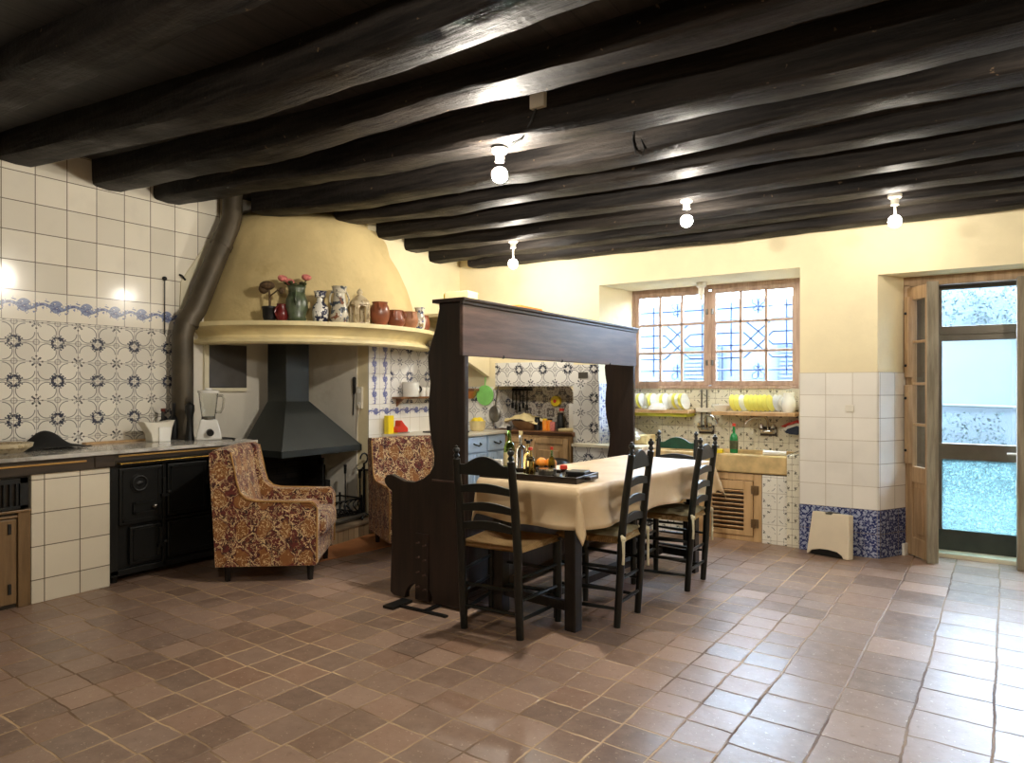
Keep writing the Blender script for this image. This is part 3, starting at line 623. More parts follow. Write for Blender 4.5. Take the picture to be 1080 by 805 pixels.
pot('storage_jar', 'brown glazed jar with pale shoulders, tallest of the terracotta pots', 'jar', -9.2, open_prof([(.055, 0), (.078, .05), (.086, .11), (.078, .16), (.062, .185), (.068, .20)]), M['terracotta'], 1.16, handles=[(-50, .12, .19, .025, .066)])
pot('cooking_pot', 'squat ribbed terracotta pot right of the brown jar', 'pot', -.3, open_prof([(.058, 0), (.08, .04), (.082, .07), (.06, .12), (.066, .145)]), M['terracotta'], 1.165, handles=[(-60, .06, .14, .03, .06), (20, .06, .14, .03, .06)])
pot('cooking_pot', 'plain terracotta pot with one handle left of the white jug', 'pot', 9.2, open_prof([(.052, 0), (.076, .05), (.08, .09), (.068, .135), (.072, .15)]), M['terracotta_raw'], 1.165, handles=[(-30, .08, .145, .026, .066)])
pot('water_jug', 'white jug splashed with blue on the mantel end', 'jug', 15.5, open_prof([(.035, 0), (.048, .02), (.054, .07), (.044, .13), (.032, .165), (.05, .20)]), M['jug'], 1.20, handles=[(-20, .07, .18, .03, .04)])
pot('cooking_pot', 'terracotta pot half hidden at the right end of the mantel', 'pot', 24.5, open_prof([(.046, 0), (.062, .04), (.064, .09), (.05, .13), (.056, .145)]), M['terracotta'], 1.165)
# ------------------------------------------------------------------ range wall on the left
FX = -4.64
bm = BM(); bx(bm, W + .009, -4.60, .6, 3.41, .86, .885); tag(obj('marble_worktop', bm, M['marble'], bevel=.005), 'long grey marble worktop along the tiled left wall', 'worktop')
fa = thing('worktop_fascia', 'dark wooden fascia with gilt strip under the marble worktop', 'fascia', (FX, 2.0, .775))
bm = BM(); bx(bm, FX - .04, FX + .012, .6, 2.29, .775, .86); bx(bm, FX - .04, FX + .012, 2.29, 3.39, .812, .86); obj('board', bm, M['fascia'], fa)
bm = BM(); bx(bm, FX + .01, FX + .022, .6, 2.16, .826, .836); bx(bm, FX + .01, FX + .022, 2.36, 3.38, .838, .848); obj('gilt_strip', bm, M['gold_trim'], fa)
bm = BM(); bx(bm, FX - .03, FX + .02, 2.21, 2.335, .778, .86); obj('bracket', bm, M['fascia'], fa, bevel=.006)
bm = BM(); bx(bm, W + .02, FX, 1.86, 2.312, 0, .775); tag(obj('tiled_pier', bm, M['tile_pier'], bevel=.004), 'cream tiled pier between the brown cupboard and the black range', 'pier')
cu = thing('brown_cupboard', 'khaki brown cupboard with black iron grate above its door, at the left edge', 'cupboard', (-4.9, 1.4, 0))
bm = BM(); bx(bm, W + .02, FX - .02, .9, 1.855, .0, .775); obj('body', bm, M['fascia'], cu)
bm = BM(); bx(bm, FX - .02, FX + .004, 1.79, 1.855, .0, .56); bx(bm, FX - .02, FX + .004, .9, 1.0, .0, .56); bx(bm, FX - .02, FX + .004, 1.0, 1.79, .53, .545); bx(bm, FX - .02, FX + .016, .9, 1.855, .5605, .575); obj('frame', bm, M['brown_door'], cu, bevel=.004)
bm = BM()
for b_ in ((1.12, 1.68, .03, .12), (1.12, 1.68, .44, .525), (1.68, 1.78, .03, .525), (1.02, 1.12, .03, .525)): bx(bm, FX - .015, FX + .010, *b_)
bx(bm, FX - .015, FX - .004, 1.1, 1.7, .1, .46); dr = obj('door', bm, M['brown_door'], cu, bevel=.004)
bm = BM(); bx(bm, FX - .004, FX + .006, 1.66, 1.676, .12, .44); obj('bead', bm, M['oak'], dr)
for z in (.09, .44):
    bm = BM(); bx(bm, FX + .008, FX + .018, 1.735, 1.75, z, z + .06); obj('hinge', bm, M['iron'], dr)
bm = BM(); bx(bm, FX - .02, FX + .006, .95, 1.84, .58, .60); bx(bm, FX - .02, FX + .006, .95, 1.84, .73, .76); bx(bm, FX - .02, FX + .006, 1.80, 1.84, .58, .76)
for k in range(16): bx(bm, FX - .014, FX + .002, 1.30 + k * .032, 1.312 + k * .032, .60, .73)
sph(bm, (FX, 1.62, .67), .035, (.3, 1, 1)); sph(bm, (FX, 1.62, .64), .03, (.3, 1.3, .6)); tube(bm, [(FX, 1.56, .69), (FX, 1.60, .65), (FX, 1.66, .69)], .008, 6)
obj('grate', bm, M['iron'], cu)

rg = thing('kitchen_range', 'black iron kitchen range with brass rail behind the left armchair', 'range', (-4.95, 2.85, 0))
Y0, Y1 = 2.315, 3.40
bm = BM(); bx(bm, W + .02, FX - .03, Y0, Y1, .05, .81); obj('body', bm, M['stove'], rg)
bm = BM(); bx(bm, FX - .03, FX + .005, Y0, Y1, .775, .812); bx(bm, FX - .03, FX + .002, Y0, Y0 + .05, .06, .78); bx(bm, FX - .03, FX + .002, Y1 - .05, Y1, .06, .78); bx(bm, FX - .03, FX + .002, 2.665, 2.69, .06, .78); bx(bm, FX - .03, FX + .002, Y0, Y1, .05, .09); bx(bm, FX - .03, FX + .002, 2.68, Y1, .37, .385); obj('front_frame', bm, M['stove'], rg, bevel=.003)
def rdoor(y0, y1, z0, z1, nm='door'):
    bm = BM(); bx(bm, FX - .03, FX + .004, y0, y1, z0, z1); d = obj(nm, bm, M['stove'], rg, bevel=.006)
    bm = BM(); bx(bm, FX + .003, FX + .009, y0 + .02, y1 - .02, z1 - .03, z1 - .02); bx(bm, FX + .003, FX + .009, y0 + .02, y1 - .02, z0 + .02, z0 + .03); bx(bm, FX + .003, FX + .009, y0 + .02, y0 + .03, z0 + .02, z1 - .02); bx(bm, FX + .003, FX + .009, y1 - .03, y1 - .02, z0 + .02, z1 - .02); obj('moulding', bm, M['stove'], d); return d
d1 = rdoor(2.37, 2.66, .38, .76); d2 = rdoor(2.44, 2.655, .11, .36, 'oven_door'); d3 = rdoor(2.70, 3.0, .40, .76); d4 = rdoor(3.02, 3.34, .40, .76); d5 = rdoor(2.70, 3.34, .11, .36, 'oven_door')
bm = BM(); tube(bm, [(FX + .002, 2.50, .65), (FX + .012, 2.50, .65)], .062, 24); m_ = obj('medallion', bm, M['stove'], d1)
bm = BM(); tube(bm, [(FX + .016, 2.50 + .048 * math.cos(k * PI / 10), .65 + .048 * math.sin(k * PI / 10)) for k in range(20)], .006, 6, True); sph(bm, (FX + .014, 2.50, .65), .022, (.4, 1.2, .8)); obj('ring', bm, M['iron'], d1)
bm = BM(); bx(bm, FX + .004, FX + .018, 2.46, 2.60, .51, .525); bx(bm, FX + .004, FX + .018, 2.46, 2.60, .445, .46); bx(bm, FX + .004, FX + .018, 2.455, 2.47, .445, .525); obj('handle', bm, M['stove'], d1)
bm = BM(); sph(bm, (FX + .02, 2.60, .485), .018); obj('knob', bm, M['steel_dull'], d1)
for (y, z, d) in ((2.665, .57, d1), (2.64, .23, d2), (3.0, .62, d3), (3.02, .25, d5)):
    bm = BM(); bx(bm, FX, FX + .03, y - .02, y + .03, z - .03, z - .01); bx(bm, FX, FX + .022, y - .008, y + .012, z - .03, z + .10); sph(bm, (FX + .025, y + .03, z), .016); obj('latch', bm, M['iron'], d)
bm = BM(); tube(bm, [(FX + .05, 2.35, .795), (FX + .05, 3.36, .795)], .007, 10); obj('rail', bm, M['brass'], rg, smooth=True)
bm = BM()
for y in (2.36, 2.9, 3.34): tube(bm, [(FX - .01, y, .795), (FX + .052, y, .795)], .009, 8)
obj('rail_bracket', bm, M['brass'], rg)
for x in (FX - .06, -5.2):
    for y in (Y0 + .05, Y1 - .05): bm = BM(); tube(bm, [(x, y, .055), (x, y, 0)], [.03, .02], 10); obj('leg', bm, M['stove'], rg)

# things on the marble worktop
ZT = .885
def lm(name, label, cat, bmesh_, mat, **k): return tag(obj(name, bmesh_, mat, **k), label, cat, 'things on the marble worktop')
bm = BM(); prof = [(0, 0), (.10, .0), (.15, .035), (.155, .06), (.14, .06), (.09, .02), (0, .018)]; lathe(bm, prof, (-5.02, 1.86, ZT), 26); lm('glass_bowl', 'mottled brown glass bowl at the left end of the marble worktop', 'bowl', bm, M['lantern'], smooth=True)
bm = BM(); grid(bm, lambda u, v: (-5.13 + .34 * (u - .5), 2.16 + .40 * (v - .5), ZT + .002 + .115 * math.exp(-((u - .5) ** 2 * 11 + (v - .45) ** 2 * 13)) + .008 * mnoise.noise(Vector((u * 5, v * 5, 1))) + .006), 26, 26); lm('black_beret', 'black cloth beret lying on the marble worktop', 'beret', bm, M['black_cloth'], smooth=True)
bm = BM(); bx(bm, -5.29, -5.23, 2.44, 3.02, ZT, ZT + .014); lm('wooden_slat', 'thin wooden slat lying against the tiled wall on the marble worktop', 'slat', bm, M['oak'], bevel=.003)
pr = thing('food_grater', 'white plastic funnel shaped kitchen tool beside the dark bottles', 'kitchen tool', (-5.1, 2.86, ZT), group='things on the marble worktop')
bm = BM(); prism(bm, [(2.76, ZT + .155), (2.79, ZT + .11), (2.82, ZT + .06), (2.83, ZT), (2.97, ZT), (2.985, ZT + .10), (3.0, ZT + .145), (3.01, ZT + .16), (2.95, ZT + .15), (2.86, ZT + .145)], 'x', -5.16, -5.06); obj('body', bm, M['white_plastic'], pr, bevel=.01)
bm = BM(); bx(bm, -5.065, -5.05, 2.875, 2.965, ZT, ZT + .11); obj('front_panel', bm, M['ceramic'], pr, bevel=.004)
def bottle(name, label, x, y, z, h, r, mat, cap=None, group=None, cat='bottle', neck=.32, lab=None):
    t = thing(name, label, cat, (x, y, z), group=group)
    bm = BM(); lathe(bm, [(0, 0), (r * .92, 0), (r, .01), (r, h * (1 - neck - .16)), (r * .8, h * (1 - neck - .06)), (r * .36, h * (1 - neck)), (r * .32, h * .94), (r * .38, h * .95), (r * .38, h * .97), (0, h * .97)], (x, y, z), 16); obj('body', bm, mat, t, smooth=True)
    if cap: bm = BM(); lathe(bm, [(0, 0), (r * .44, 0), (r * .44, h * .1), (0, h * .1)], (x, y, z + h * .92), 14); obj('cap', bm, cap, t, smooth=True)
    if lab: bm = BM(); lathe(bm, [(r * 1.02, h * .14), (r * 1.03, h * .15), (r * 1.03, h * .42), (r * 1.02, h * .43)], (x, y, z), 18); obj('paper_label', bm, lab, t, smooth=True)
    return t
bottle('oil_bottle', 'dark bottle with a pale label behind the white kitchen tool', -5.22, 3.0, ZT, .24, .035, M['black'], M['red_glaze'], 'things on the marble worktop', lab=M['enamel'])
bottle('sauce_bottle', 'dark bottle nearest the stove pipe on the marble worktop', -5.2, 3.08, ZT, .28, .032, M['iron'], M['black'], 'things on the marble worktop')
bl = thing('blender', 'white blender with clear jug at the end of the marble worktop', 'blender', (-4.93, 3.20, ZT), group='things on the marble worktop')
bx_, by_ = -4.93, 3.20
bm = BM(); lathe(bm, [(0, 0), (.112, 0), (.114, .012), (.105, .06), (.085, .13), (.078, .16), (.0, .165)], (bx_, by_, ZT), 4, R(45) - .3); obj('base', bm, M['enamel'], bl, bevel=.014, seg=3)
bm = BM(); fx, fy = bx_ + .073, by_ - .034; tube(bm, [(fx - .012, fy + .006, ZT + .063), (fx + .02, fy - .009, ZT + .058)], .026, 18); obj('dial', bm, M['black'], bl)
bm = BM(); lathe(bm, [(.045, .165), (.05, .18), (.062, .27), (.072, .365), (.068, .365), (.058, .27), (.046, .185), (0, .18)], (bx_, by_, ZT), 20); obj('jug', bm, M['jar_glass'], bl, smooth=True)
bm = BM(); lathe(bm, [(0, .364), (.077, .364), (.077, .385), (.05, .39), (.028, .392), (.026, .405), (0, .405)], (bx_, by_, ZT), 20); obj('lid', bm, M['enamel'], bl, smooth=True)
bm = BM(); lathe(bm, [(0, .155), (.05, .158), (.05, .182), (0, .184)], (bx_, by_, ZT), 18); obj('collar', bm, M['steel_dull'], bl, smooth=True)
bm = BM(); hx, hy = .80, .60; tube(bm, [(bx_ + hx * r_, by_ + hy * r_, ZT + z) for r_, z in ((.066, .345), (.105, .345), (.118, .32), (.112, .25), (.09, .215), (.056, .215))], .009, 8); obj('handle', bm, M['jar_glass'], bl, smooth=True)
bm = BM(); lathe(bm, [(0, 0), (.035, 0), (.032, .02), (.024, .09), (.020, .16), (.026, .19), (.036, .23), (.034, .27), (.015, .29), (.0, .30)], (-5.02, 3.10, ZT), 18); lm('pepper_mill', 'tall dark pepper mill in front of the stove pipe', 'pepper mill', bm, M['iron'], smooth=True)
bm = BM(); tube(bm, [(-4.86 + .10 * math.cos(k * .3), 3.30 + .05 * math.sin(k * .3), ZT + .006) for k in range(17)], .006, 6); lm('power_cord', 'black power cord coiled beside the white blender', 'cord', bm, M['black'])
wr = thing('wall_hook', 'dark hook with a thin hanging rod on the cream left wall tiles', 'hook', (W + .02, 3.06, 2.16))
bm = BM(); sph(bm, (W + .02, 3.06, 2.16), .018); obj('boss', bm, M['iron'], wr)
bm = BM(); tube(bm, [(W + .022, 3.06, 2.16), (W + .022, 3.06, 1.72)], .004, 6); obj('rod', bm, M['iron'], wr)
bm = BM(); tube(bm, [(W + .012, 3.19, 2.21), (W + .03, 3.20, 2.20), (W + .028, 3.23, 2.17)], .008, 6); tag(obj('wall_nail', bm, M['iron']), 'small bent nail in the left wall tiles beside the stove pipe', 'nail')

# ------------------------------------------------------------------ alcove kitchen
bm = BM(); bx(bm, K + .01, -3.80, 4.66, 5.77, .835, .862); tag(obj('pale_worktop', bm, M['grey_worktop'], bevel=.004), 'pale worktop over the blue kitchen cupboards', 'worktop')
bm = BM(); bx(bm, K + .01, -3.84, 4.67, 4.72, 0, .834); tag(obj('counter_end', bm, M['tile_end'], bevel=.003), 'white tiled end panel of the blue cupboards beside the rear armchair', 'panel')
def blue_unit(y0, y1, label):
    t = thing('blue_cupboard', label, 'cupboard', (-4.1, (y0 + y1) / 2, 0), group='blue cupboards')
    bm = BM(); bx(bm, K + .02, -3.835, y0, y1, .08, .834); obj('body', bm, M['blue'], t)
    bm = BM(); bx(bm, -3.835, -3.83, y0, y1, .0, .08); obj('plinth', bm, M['fascia'], t)
    bm = BM(); bx(bm, -3.835, -3.812, y0 + .01, y1 - .01, .68, .825); d = obj('drawer', bm, M['blue'], t, bevel=.004)
    ym = (y0 + y1) / 2; bm = BM(); tube(bm, [(-3.812, ym - .05, .765), (-3.79, ym - .045, .755), (-3.785, ym, .742), (-3.79, ym + .045, .755), (-3.812, ym + .05, .765)], .007, 8); obj('handle', bm, M['iron'], d)
    for (a, b) in ((y0 + .01, ym - .003), (ym + .003, y1 - .01)):
        bm = BM(); bx(bm, -3.835, -3.822, a + .01, b - .01, .10, .655); w_ = .05
        for q in ((a + w_, b - w_, .09, .14), (a + w_, b - w_, .615, .665), (a, a + w_, .09, .665), (b - w_, b, .09, .665)): bx(bm, -3.823, -3.812, *q)
        obj('door', bm, M['blue'], t, bevel=.003)
blue_unit(4.725, 5.05, 'pale blue cupboard with drawer directly right of the rear armchair'); blue_unit(5.06, 5.40, 'pale blue cupboard with drawer beside the honey wood sideboard, seen through the settle'); blue_unit(5.41, 5.72, 'pale blue cupboard in the corner against the tiled back wall')
bm = BM(); prism(bm, [(5.1, 1.64), (5.2, 1.635), (5.3, 1.61), (5.5, 1.54), (5.68, 1.47), (YB - .01, 1.40), (YB - .01, 2.0), (5.1, 2.0)], 'x', -4.15, -4.10); bx(bm, K + .01, -4.15, 5.1, YB - .01, 1.97, 2.0)
tag(obj('range_hood', bm, M['plaster']), 'small yellow plaster hood with arched lower edge over the blue cupboards', 'hood')
ZK = .862
sh = thing('wall_shelf', 'small brown wall shelf holding the enamel pot on the patterned tiles', 'shelf', (K + .06, 5.1, 1.18))
bm = BM(); bx(bm, K + .009, K + .13, 4.80, 5.46, 1.185, 1.205); obj('board', bm, M['oak_top'], sh, bevel=.003)
for y in (4.86, 5.4): bm = BM(); prism(bm, [(K + .009, 1.185), (K + .10, 1.185), (K + .009, 1.11)], 'y', y, y + .015); obj('bracket', bm, M['oak_top'], sh)
en = thing('enamel_pot', 'white enamel pot with one handle on the small wall shelf', 'pot', (K + .075, 4.98, 1.205))
bm = BM(); lathe(bm, [(0, 0), (.078, 0), (.08, .01), (.08, .13), (.084, .135), (.08, .14), (.076, .13), (.074, .012), (0, .01)], (K + .09, 4.98, 1.205), 26); obj('body', bm, M['enamel'], en, smooth=True)
bm = BM(); tube(bm, [(K + .12 + .02 * 0, 5.05 + .045 * math.sin(PI * i / 8), 1.235 + .08 * i / 8) for i in range(9)], .008, 8); obj('handle', bm, M['black'], en)
for k in range(3):
    y = 5.17 + k * .085; t = thing('mug', ['white mug nearest the enamel pot on the wall shelf', 'white mug in the middle of the wall shelf row', 'white mug at the far end of the wall shelf'][k], 'mug', (K + .07, y, 1.205), group='mugs on the wall shelf')
    bm = BM(); lathe(bm, [(0, 0), (.03, 0), (.034, .09), (.031, .09), (.027, .006), (0, .006)], (K + .07, y, 1.205), 18); obj('body', bm, M['ceramic'], t, smooth=True)
    bm = BM(); tube(bm, [(K + .10 + .02 * math.sin(PI * i / 6), y + .012, 1.225 + .05 * i / 6) for i in range(7)], .005, 6); obj('handle', bm, M['ceramic'], t)
bm = BM(); obx(bm, (K + .06, 4.71, ZK + .085), (.05, .085, .17), (0, 0, .1)); t = obj('cleaner_carton', bm, M['yellow'], bevel=.004); tag(t, 'tall yellow carton standing on the pale worktop', 'carton')
ir = thing('clothes_iron', 'red toy sized clothes iron on the pale worktop beside the yellow carton', 'iron', (K + .1, 4.82, ZK))
bm = BM(); prism(bm, [(4.75, ZK + .012), (4.90, ZK + .012), (4.895, ZK + .05), (4.85, ZK + .085), (4.81, ZK + .125), (4.79, ZK + .12), (4.785, ZK + .07), (4.75, ZK + .05)], 'x', K + .06, K + .13); obj('body', bm, M['red'], ir, bevel=.008)
bm = BM(); bx(bm, K + .055, K + .135, 4.745, 4.91, ZK, ZK + .012); obj('soleplate', bm, M['chrome'], ir)
bm = BM(); bx(bm, -4.30, -3.95, 5.02, 5.30, ZK, ZK + .012); tag(obj('hob', bm, M['black'], bevel=.003), 'thin black hob on the pale worktop', 'hob')
bm = BM(); lathe(bm, [(0, 0), (.055, 0), (.075, .03), (.08, .09), (.084, .10), (.075, .10), (.07, .04), (0, .03)], (-4.0, 5.50, ZK), 24); pb = obj('cream_bowl', bm, M['cream_cloth'], smooth=True); tag(pb, 'cream handled bowl on the pale worktop under the hanging pan', 'bowl')
for k in range(4):
    a = k * 1.6; bm = BM(); sph(bm, (-4.0 + .034 * math.cos(a), 5.50 + .034 * math.sin(a), ZK + .095 + .01 * (k % 2)), .034, (1.2, 1, .9), 10, 7); tag(obj('lemon', bm, M['yellow'], smooth=True), 'yellow lemon heaped in the cream bowl', 'lemon', 'lemons in the cream bowl')
cp = thing('copper_pan', 'copper pan hanging in the tiled corner left of the lime screen', 'pan', (-4.30, 5.8, 1.15))
bm = BM(); lathe(bm, [(0, 0), (.045, .008), (.068, .04), (.074, .085), (.068, .085), (.062, .04), (0, .015)], (-4.30, 5.77, 1.17), 22); obj('bowl', bm, M['copper'], cp, smooth=True)
bm = BM(); bx(bm, -4.39, -4.22, 5.74, 5.852, 1.255, 1.28); obj('bracket', bm, M['oak_top'], cp)
bm = BM(); tube(bm, [(-4.15, 5.832, 1.21), (-4.15, 5.845, 1.21)], .105, 26); gs = thing('splatter_screen', 'lime green round splatter screen hanging in the tiled corner', 'splatter screen', (-4.14, 5.8, 1.1)); obj('disc', bm, M['lime'], gs)
bm = BM(); tube(bm, [(-4.15, 5.84, 1.31), (-4.15, 5.846, 1.40)], .006, 6); obj('handle', bm, M['lime'], gs)

ok = thing('honey_sideboard', 'honey wood two door sideboard set in the tiled niche', 'sideboard', (-3.6, 6.0, 0))
bm = BM(); bx(bm, -4.055, -3.135, 5.83, 6.24, .06, .84); obj('body', bm, M['oak'], ok)
bm = BM(); bx(bm, -4.06, -3.13, 5.85, 6.24, 0, .06); obj('plinth', bm, M['oak_top'], ok)
bm = BM(); prism(bm, [(5.785, .862), (5.785, .85), (5.80, .845), (5.805, .83), (5.83, .82), (6.245, .82), (6.245, .862)], 'x', -4.09, -3.10); obj('top', bm, M['oak_top'], ok, bevel=.003)
for (a, b, kx) in ((-4.035, -3.61, -3.63), (-3.58, -3.155, -3.56)):
    bm = BM(); bx(bm, a + .01, b - .01, 5.818, 5.83, .09, .79); q = .055
    for r_ in ((a + q, b - q, .08, .14), (a + q, b - q, .74, .80), (a, a + q, .08, .8), (b - q, b, .08, .8)): bx(bm, r_[0], r_[1], 5.808, 5.82, r_[2], r_[3])
    bx(bm, a + .10, b - .10, 5.806, 5.82, .20, .68); d = obj('door', bm, M['oak'], ok, bevel=.006)
    bm = BM(); sph(bm, (kx, 5.80, .77), .012); obj('knob', bm, M['iron'], d)
bm = BM(); bx(bm, -3.612, -3.578, 5.812, 5.83, .07, .815); obj('centre_stile', bm, M['oak'], ok)
ZO = .862; NG = 'things in the niche'
rk = thing('utensil_rack', 'dark rack of hanging kitchen utensils in the niche corner', 'utensil rack', (-4.0, 6.2, 1.2), group=NG)
bm = BM(); bx(bm, -4.05, -3.82, 6.20, 6.25, 1.255, 1.285); obj('rail', bm, M['iron'], rk)
for k in range(5):
    x = -4.03 + k * .045; bm = BM(); tube(bm, [(x, 6.19, 1.27), (x, 6.18, 1.13 - .02 * (k % 3))], .007, 6); obx(bm, (x, 6.18, 1.10 - .02 * (k % 3)), (.03, .008, .06)); obj('utensil', bm, M['iron'], rk)
sk = thing('skimmer', 'large round steel skimmer hanging in front of the niche corner', 'skimmer', (-4.02, 5.86, 1.0), group=NG)
bm = BM(); sph(bm, (-4.0, 5.80, 1.02), .075, (1, .35, 1.15)); obj('bowl', bm, M['steel_dull'], sk, smooth=True)
bm = BM(); tube(bm, [(-4.0, 5.80, 1.09), (-3.99, 5.855, 1.32)], .007, 6); obj('handle', bm, M['steel_dull'], sk)
bm = BM(); grid(bm, lambda u, v: (-3.97 + .16 * (u - .5) + .02 * math.sin(v * 5), 5.95 + .12 * (v - .5), ZO + .005 + .10 * math.exp(-((u - .5) ** 2 + (v - .5) ** 2) * 9) + .015 * mnoise.noise(Vector((u * 4, v * 4, 3)))), 14, 14); tag(obj('plastic_bag', bm, M['enamel'], smooth=True), 'crumpled white plastic bag left of the bread basket', 'bag', NG)
bk = thing('bread_basket', 'round brown basket with a cream cloth on the honey sideboard', 'basket', (-3.74, 6.0, ZO), group=NG)
bm = BM(); lathe(bm, [(0, 0), (.10, 0), (.15, .05), (.165, .09), (.155, .09), (.10, .02), (0, .015)], (-3.73, 6.0, ZO), 26); obj('bowl', bm, M['brown_cloth'], bk, smooth=True)
bm = BM(); grid(bm, lambda u, v: (-3.75 + .40 * (u - .5), 6.0 + .26 * (v - .5), ZO + .10 + .05 * (1 - abs(u - .4) * 2) + .03 * mnoise.noise(Vector((u * 4, v * 5, 8))) - .03 * (v < .1)), 18, 12); obj('cloth', bm, M['cream_cloth'], bk, smooth=True)
def jar(name, label, x, y, h, r, mat, lid, cat='jar'):
    t = thing(name, label, cat, (x, y, ZO), group=NG); bm = BM(); lathe(bm, [(0, 0), (r, 0), (r, h * .78), (r * .8, h * .86), (r * .8, h * .9), (0, h * .9)], (x, y, ZO), 16); obj('body', bm, mat, t, smooth=True)
    bm = BM(); lathe(bm, [(0, h * .88), (r * .88, h * .88), (r * .88, h), (0, h)], (x, y, ZO), 16); obj('lid', bm, lid, t, smooth=True)
jar('jar', 'dark squat jar right of the bread basket', -3.57, 5.93, .13, .03, M['iron'], M['black']); jar('jar', 'small white jar with dark lid in the niche', -3.52, 6.0, .08, .03, M['enamel'], M['iron']); jar('jar', 'amber spice jar with yellow label on the sideboard', -3.475, 5.92, .12, .026, M['orange'], M['yellow'])
jar('jar', 'amber spice jar with dark lid beside the pink packet', -3.43, 5.94, .12, .026, M['orange'], M['iron']); jar('jar', 'tall dark bottle jar in the niche with black lid', -3.315, 5.95, .18, .035, M['iron'], M['black']); jar('jar', 'white jar with red lid near the niche end', -3.355, 6.05, .22, .03, M['jar_glass'], M['red'])
bm = BM(); obx(bm, (-3.385, 5.92, ZO + .045), (.05, .03, .09), (0, 0, .2)); tag(obj('spice_packet', bm, M['pink'], bevel=.004), 'pink spice packet standing on the sideboard', 'packet', NG)
mt = thing('kitchen_timer', 'yellow round kitchen timer on the niche wall', 'timer', (-3.49, 6.23, 1.16), group=NG)
bm = BM(); tube(bm, [(-3.52, 6.252, 1.15), (-3.52, 6.20, 1.15)], .055, 20); obj('case', bm, M['yellow'], mt, bevel=.005)
bm = BM(); tube(bm, [(-3.52, 6.202, 1.15), (-3.52, 6.194, 1.15)], .018, 14); obj('dial', bm, M['red'], mt)
bm = BM(); obx(bm, (-3.19, 6.0, ZO + .15), (.075, .09, .24), (0, 0, .1)); tag(obj('milk_carton', bm, M['enamel'], bevel=.004), 'tall white carton at the right end of the niche', 'carton', NG)
bm = BM(); obx(bm, (-3.22, 5.92, ZO + .015), (.16, .12, .03), (0, 0, .2)); tag(obj('folded_towel', bm, M['cream_cloth'], bevel=.01), 'small folded towel under the white carton in the niche', 'towel', NG)
bm = BM(); bx(bm, -3.06, -2.96, YB - .02, YB - .008, 1.38, 1.44); vg = obj('vent_grille', bm, M['steel_dull'], bevel=.003); tag(vg, 'small grey vent grille in the patterned tiles beside the niche', 'vent')

# ------------------------------------------------------------------ sink under the window
bm = BM(); bx(bm, -3.05, -2.37, 5.74, 6.42, 0, .735); t = thing('tiled_plinth', 'tiled plinth with a white stone top left of the sink', 'plinth', (-2.7, 6.0, 0)); obj('body', bm, M['pattern_back'], t)
bm = BM(); bx(bm, -3.07, -2.36, 5.72, 6.42, .735, .765); obj('top', bm, M['stone_white'], t, bevel=.004)
sn = thing('stone_sink', 'sand coloured stone sink under the window', 'sink', (-1.75, 6.1, .5))
SZ = .728
bm = BM(); bx(bm, -2.35, -1.18, 5.90, 5.99, .575, SZ); bx(bm, -2.35, -1.18, 6.33, 6.42, .575, SZ); bx(bm, -2.35, -2.25, 5.99, 6.33, .575, SZ); bx(bm, -1.28, -1.18, 5.99, 6.33, .575, SZ); bx(bm, -2.25, -1.28, 5.99, 6.33, .56, .59); obj('basin', bm, M['stone'], sn, bevel=.012)
bm = BM(); bx(bm, -1.18, -1.085, 5.88, 6.42, 0, .745); tag(obj('tiled_post', bm, M['tile_sink'], bevel=.004), 'narrow tiled post between the stone sink and white pillar', 'post')
bm = BM(); bx(bm, -1.38, -1.182, 5.91, 6.40, 0, .565); obj('tiled_front', bm, M['tile_sink_side'], sn, bevel=.003)
bm = BM(); bx(bm, -2.35, -1.92, 5.92, 6.40, 0, .565); obj('tiled_front', bm, M['tile_sink_side'], sn, bevel=.003)
lv = thing('louvre_door', 'tan wooden louvred cupboard door under the stone sink', 'cupboard door', (-1.65, 5.93, 0))
bm = BM(); bx(bm, -1.92, -1.86, 5.92, 5.97, 0, .565); bx(bm, -1.45, -1.385, 5.92, 5.97, 0, .565); bx(bm, -1.86, -1.45, 5.92, 5.97, .51, .565); bx(bm, -1.86, -1.45, 5.92, 5.97, 0, .04); obj('frame', bm, M['oak'], lv, bevel=.004)
bm = BM(); bx(bm, -1.855, -1.80, 5.91, 5.94, .045, .505); bx(bm, -1.53, -1.455, 5.91, 5.94, .045, .505); bx(bm, -1.80, -1.53, 5.91, 5.94, .43, .505); bx(bm, -1.80, -1.53, 5.91, 5.94, .045, .085); leaf_ = obj('door_leaf', bm, M['oak'], lv, bevel=.003)
bm = BM()
for k in range(9): obx(bm, (-1.665, 5.928, .108 + k * .038), (.27, .032, .008), (R(-35), 0, 0))
obj('slats', bm, M['oak'], leaf_)
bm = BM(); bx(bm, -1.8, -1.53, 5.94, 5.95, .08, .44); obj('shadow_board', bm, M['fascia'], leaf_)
for z in (.40, .12):
    bm = BM(); bx(bm, -1.47, -1.41, 5.905, 5.922, z, z + .07)
    for k in range(8):
        a = k * PI / 4; tube(bm, [(-1.44, 5.902, z + .035), (-1.44 + .03 * math.cos(a), 5.902, z + .035 + .032 * math.sin(a))], .004, 5)
    obj('hinge', bm, M['brown_door'], leaf_)
